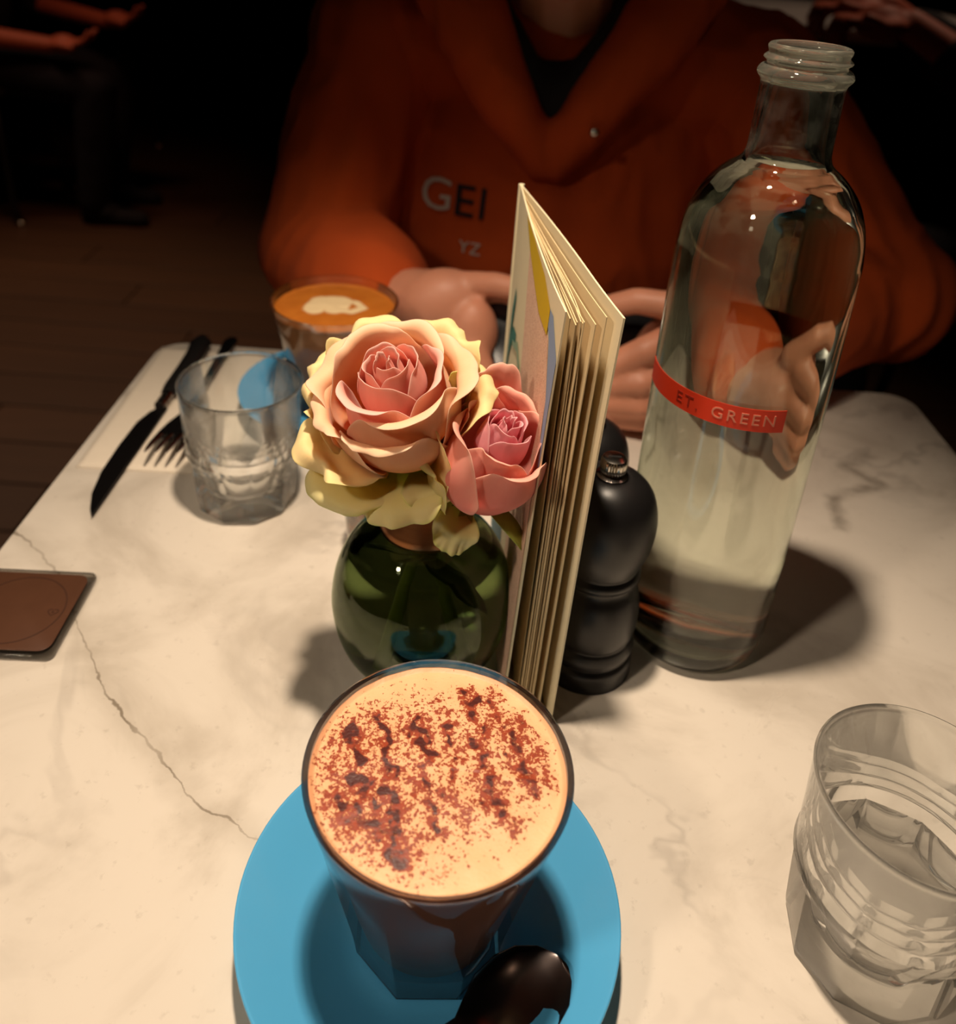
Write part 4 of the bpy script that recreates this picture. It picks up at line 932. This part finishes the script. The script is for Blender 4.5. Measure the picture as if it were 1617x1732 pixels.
per, hoodie = figure('person', 'person in an orange hoodie seated opposite, both hands on a phone', J, [hand_left(), hand_right()], dict(skin=M['skin'], top=M['hoodie'], legs=M['black_cloth']), 0.0026, (0.056, 0.044, 0.86), (0.055, 0.98, -0.74), 'hoodie', 1.04, True, hr_, 0.011, extra)
pinv = Vector((-0.055, -0.98, 0.74))
def pl(parts): return [([tuple(Vector(v) + pinv) for v in V], Fc) for V, Fc in parts]
# hood lying round the neck, crossing below the throat
hood = []
def hpath(sgn):
    return [(0.050 + sgn * 0.004, 0.752, 0.150, 0.018), (0.050 + sgn * 0.036, 0.746, 0.200, 0.026), (0.052 + sgn * 0.072, 0.765, 0.255, 0.032), (0.054 + sgn * 0.105, 0.80, 0.305, 0.036), (0.055 + sgn * 0.105, 0.86, 0.335, 0.042), (0.055 + sgn * 0.07, 0.925, 0.33, 0.05), (0.055, 0.95, 0.32, 0.055)]
hood += [chain(hpath(1)), chain(hpath(-1))]
remesh('hood', pl(hood), 0.006, M['hoodie'], per, 5, lambda p: fold(p, 0.005, 1.6))
und = [chain([(0.050, 0.772, 0.172, 0.022), (0.016, 0.768, 0.225, 0.024), (-0.018, 0.79, 0.275, 0.024), (0.0, 0.87, 0.30, 0.022)]), chain([(0.050, 0.772, 0.172, 0.022), (0.086, 0.768, 0.225, 0.024), (0.124, 0.79, 0.275, 0.024), (0.105, 0.87, 0.30, 0.022)]), ellipsoid((0.052, 0.81, 0.19), (0.07, 0.05, 0.05))]
tag(remesh('shirt_collar', pl(und), 0.006, M['black_cloth'], per, 3), 'black shirt collar')
for q in ((0.034, 0.744, 0.180),): mk('collar_button', *ellipsoid(Vector(q) + pinv, (0.004, 0.003, 0.004)), M['chrome'], per)
tag(mk('hood_eyelet', *ellipsoid(Vector((0.084, 0.715, 0.188)) + pinv, (0.0042, 0.003, 0.0042)), M['chrome'], per))
# ribbed cuffs
for a, b in (((-0.086, 0.661, 0.057), (-0.068, 0.641, 0.059)), ((0.216, 0.613, 0.046), (0.196, 0.602, 0.047))):
    d = (Vector(b) - Vector(a)).normalized(); P0 = Vector(a) + pinv; rings_ = []
    s_ = d.orthogonal().normalized(); v_ = d.cross(s_)
    for k in range(7): rings_.append([tuple(P0 + d * 0.027 * k / 6 + (s_ * math.cos(2 * PI * j / 64) + v_ * math.sin(2 * PI * j / 64)) * (0.038 - 0.0006 * k + 0.0009 * (j % 2))) for j in range(64)])
    mk('cuff', *rings(rings_), M['hoodie'], per)
# chest lettering, laid onto the cloth by ray casting
bpy.context.view_layer.update()
def chest_text(s, size, cx_, cz_, mat, rot, sp=1.05):
    V, Fc = text_mesh(s, size, 0.0, 'LEFT', sp); out = []
    # subdivide is not needed: small letters
    for v in V:
        x_ = cx_ + v[0] * math.cos(rot) - v[1] * math.sin(rot); z_ = cz_ + v[0] * math.sin(rot) + v[1] * math.cos(rot)
        o_ = Vector((x_, 0.4, z_)) + pinv
        hit, locn, nor, _ = hoodie.ray_cast(o_, Vector((0, 1, 0)))
        out.append(tuple((locn if hit else Vector((x_, 0.76, z_)) + pinv) + Vector((0, -0.0025, 0))))
    return mk('chest_lettering', out, Fc, mat, per, smooth=False)
chest_text('G', 0.042, -0.060, 0.112, M['print_white'], D(-3)); chest_text('EI', 0.042, -0.030, 0.108, M['print_black'], D(-3)); chest_text('YZ', 0.016, -0.022, 0.066, M['print_white'], D(-3))
# phone held between both hands
ph = mk('phone', *slab(-0.074, 0.074, -0.036, 0.036, -0.004, 0.004, 0.009, 0.0012, 6), M['phone'], sharp=40)
ph.location = (0.062, 0.608, 0.056); ph.rotation_euler = (D(52), 0, D(-6)); tag(ph, 'black phone held sideways between the hands of the hoodie wearer', 'phone')

def chair(name, label, loc, rz):
    t = thing(name, label, 'chair', loc, rz)
    mk('seat', *slab(-0.21, 0.21, -0.21, 0.21, 0.43, 0.455, 0.04, 0.006, 6), M['wood_dark'], t, sharp=40)
    R = []
    for i in range(13):
        a = -0.5 + i / 12; x_ = 0.40 * a; y_ = 0.215 - 0.05 * (1 - (2 * a) ** 2) * -1
        R.append([(x_, y_, 0.66), (x_, y_ + 0.014, 0.66), (x_, y_ + 0.03, 0.84), (x_, y_ + 0.016, 0.84)])
    mk('backrest', *rings(R), M['wood_dark'], t, sharp=30)
    for sx in (-1, 1):
        mk('leg', *tube([(sx * 0.17, -0.17, 0.43), (sx * 0.18, -0.18, 0.25), (sx * 0.195, -0.195, 0.06), (sx * 0.205, -0.215, 0.012)], 0.011, 12), M['iron'], t)
        mk('leg', *tube([(sx * 0.19, 0.235, 0.80), (sx * 0.18, 0.205, 0.60), (sx * 0.17, 0.18, 0.43), (sx * 0.18, 0.19, 0.25), (sx * 0.195, 0.225, 0.06), (sx * 0.205, 0.255, 0.012)], 0.011, 12), M['iron'], t)
        for sy in (-0.215, 0.255): mk('foot_glide', *lathe([(0.013, 0.0), (0.016, 0.004), (0.014, 0.014), (0.004, 0.02)], 20), M['chrome'], t, loc=(sx * 0.205, sy, 0))
    return t
ch1 = chair('chair', 'dark wooden chair under the person in the hoodie', (0.055, 1.02, -0.74), 0)
ch2 = copy_tree(ch1); ch2.location = (-1.62, 4.15, -0.74); ch2.rotation_euler = (0, 0, D(70)); ch2['label'] = 'empty dark chair far back on the wooden floor, left'

# neighbour at upper left, in profile, hands together
def hand_simple(p, d, side=(0, 1, 0), curl=1.0):
    p, d, s = Vector(p), Vector(d).normalized(), Vector(side).normalized(); up = s.cross(d).normalized(); out = [ellipsoid(p + d * 0.045, (0.044, 0.03, 0.03))]
    for k in range(4):
        o = p + d * 0.075 + s * (k - 1.5) * 0.021; l = (0.9, 1.05, 1.0, 0.8)[k]
        out += finger([o, o + d * 0.035 * l, o + d * 0.060 * l / curl - up * 0.012 * curl, o + d * 0.075 * l / curl ** 2 - up * 0.030 * curl], 0.0105)
    o = p + d * 0.03 - s * 0.032; out += finger([o, o + d * 0.03 - s * 0.02, o + d * 0.06 - s * 0.026 + up * 0.01], 0.012)
    return out
def face(rz): return Matrix.Rotation(rz, 3, 'Z')
lx, ly = -1.74, 3.00
J2 = dict(shoulder=[(lx + 0.02, ly - 0.18, 0.28), (lx + 0.02, ly + 0.18, 0.28)], elbow=[(lx + 0.05, ly - 0.22, -0.11), (lx + 0.10, ly + 0.2, -0.06)], wrist=[(lx + 0.33, ly - 0.16, -0.14), (lx + 0.44, ly + 0.02, -0.08)],
          neck=(lx, ly, 0.32), chest=(lx, ly, 0.12), pelvis=(lx - 0.05, ly, -0.20), head=(lx + 0.05, ly, 0.47), hip=[(lx, ly - 0.09, -0.22), (lx, ly + 0.09, -0.22)],
          knee=[(lx + 0.44, ly - 0.12, -0.27), (lx + 0.42, ly + 0.12, -0.27)], ankle=[(lx + 0.40, ly - 0.12, -0.66), (lx + 0.36, ly + 0.12, -0.66)], toe=(1, 0, 0))
figure('person', 'person in dark clothes at the far upper left, bare forearm held forward', J2, [hand_simple((lx + 0.33, ly - 0.16, -0.14), (1, 0.15, 0.15)), hand_simple((lx + 0.44, ly + 0.02, -0.08), (1, -0.2, 0.2))], dict(skin=M['skin2'], top=M['navy_cloth'], legs=M['navy_cloth']), 0.006, (0.055, 0.05, 0.12), (lx, ly, -0.74), 'shirt', 0.9, True, face(D(90)))
ch3 = copy_tree(ch1); ch3.location = (lx - 0.04, ly, -0.74); ch3.rotation_euler = (0, 0, D(90)); ch3['label'] = 'dark chair under the person at the far upper left'
# neighbouring table and person at upper right
nt = thing('cafe_table', 'neighbouring table with a pale top, blurred at the upper right', 'table', (0.74, 2.0, -0.74))
mk('tabletop', *slab(-0.27, 0.30, -0.32, 0.32, 0.905, 0.93, 0.03, 0.003, 6), M['tabletop_white'], nt, sharp=40)
mk('pedestal', *lathe([(0.03, 0.03), (0.03, 0.905)], 24), M['iron'], nt, sharp=40)
mk('base', *lathe([(0.21, 0.0), (0.2, 0.018), (0.06, 0.034)], 32), M['iron'], nt, sharp=40)
rx, ry = 1.00, 1.48
J3 = dict(shoulder=[(rx, ry + 0.18, 0.30), (rx, ry - 0.18, 0.28)], elbow=[(rx - 0.12, ry + 0.22, 0.12), (rx - 0.14, ry - 0.10, 0.10)], wrist=[(rx - 0.33, ry + 0.16, 0.235), (rx - 0.34, ry + 0.02, 0.22)],
          neck=(rx, ry, 0.34), chest=(rx + 0.02, ry, 0.12), pelvis=(rx + 0.06, ry, -0.20), head=(rx - 0.05, ry, 0.48), hip=[(rx, ry + 0.09, -0.22), (rx, ry - 0.09, -0.22)],
          knee=[(rx - 0.42, ry + 0.1, -0.2), (rx - 0.42, ry - 0.14, -0.2)], ankle=[(rx - 0.36, ry + 0.1, -0.66), (rx - 0.36, ry - 0.14, -0.66)], toe=(-1, 0, 0))
figure('person', 'person in dark clothes at the upper right edge, forearms by the pale table', J3, [hand_simple((rx - 0.33, ry + 0.16, 0.235), (-1, 0.2, -0.1), curl=1.4), hand_simple((rx - 0.34, ry + 0.02, 0.22), (-1, 0.1, 0), curl=1.4)], dict(skin=M['skin2'], top=M['black_cloth'], legs=M['black_cloth']), 0.006, (0.055, 0.045, 0.6), (rx, ry, -0.74), 'jumper', 0.95, True, face(D(-90)))
ch4 = copy_tree(ch1); ch4.location = (rx + 0.05, ry, -0.74); ch4.rotation_euler = (0, 0, D(-90)); ch4['label'] = 'dark chair under the person at the upper right edge'
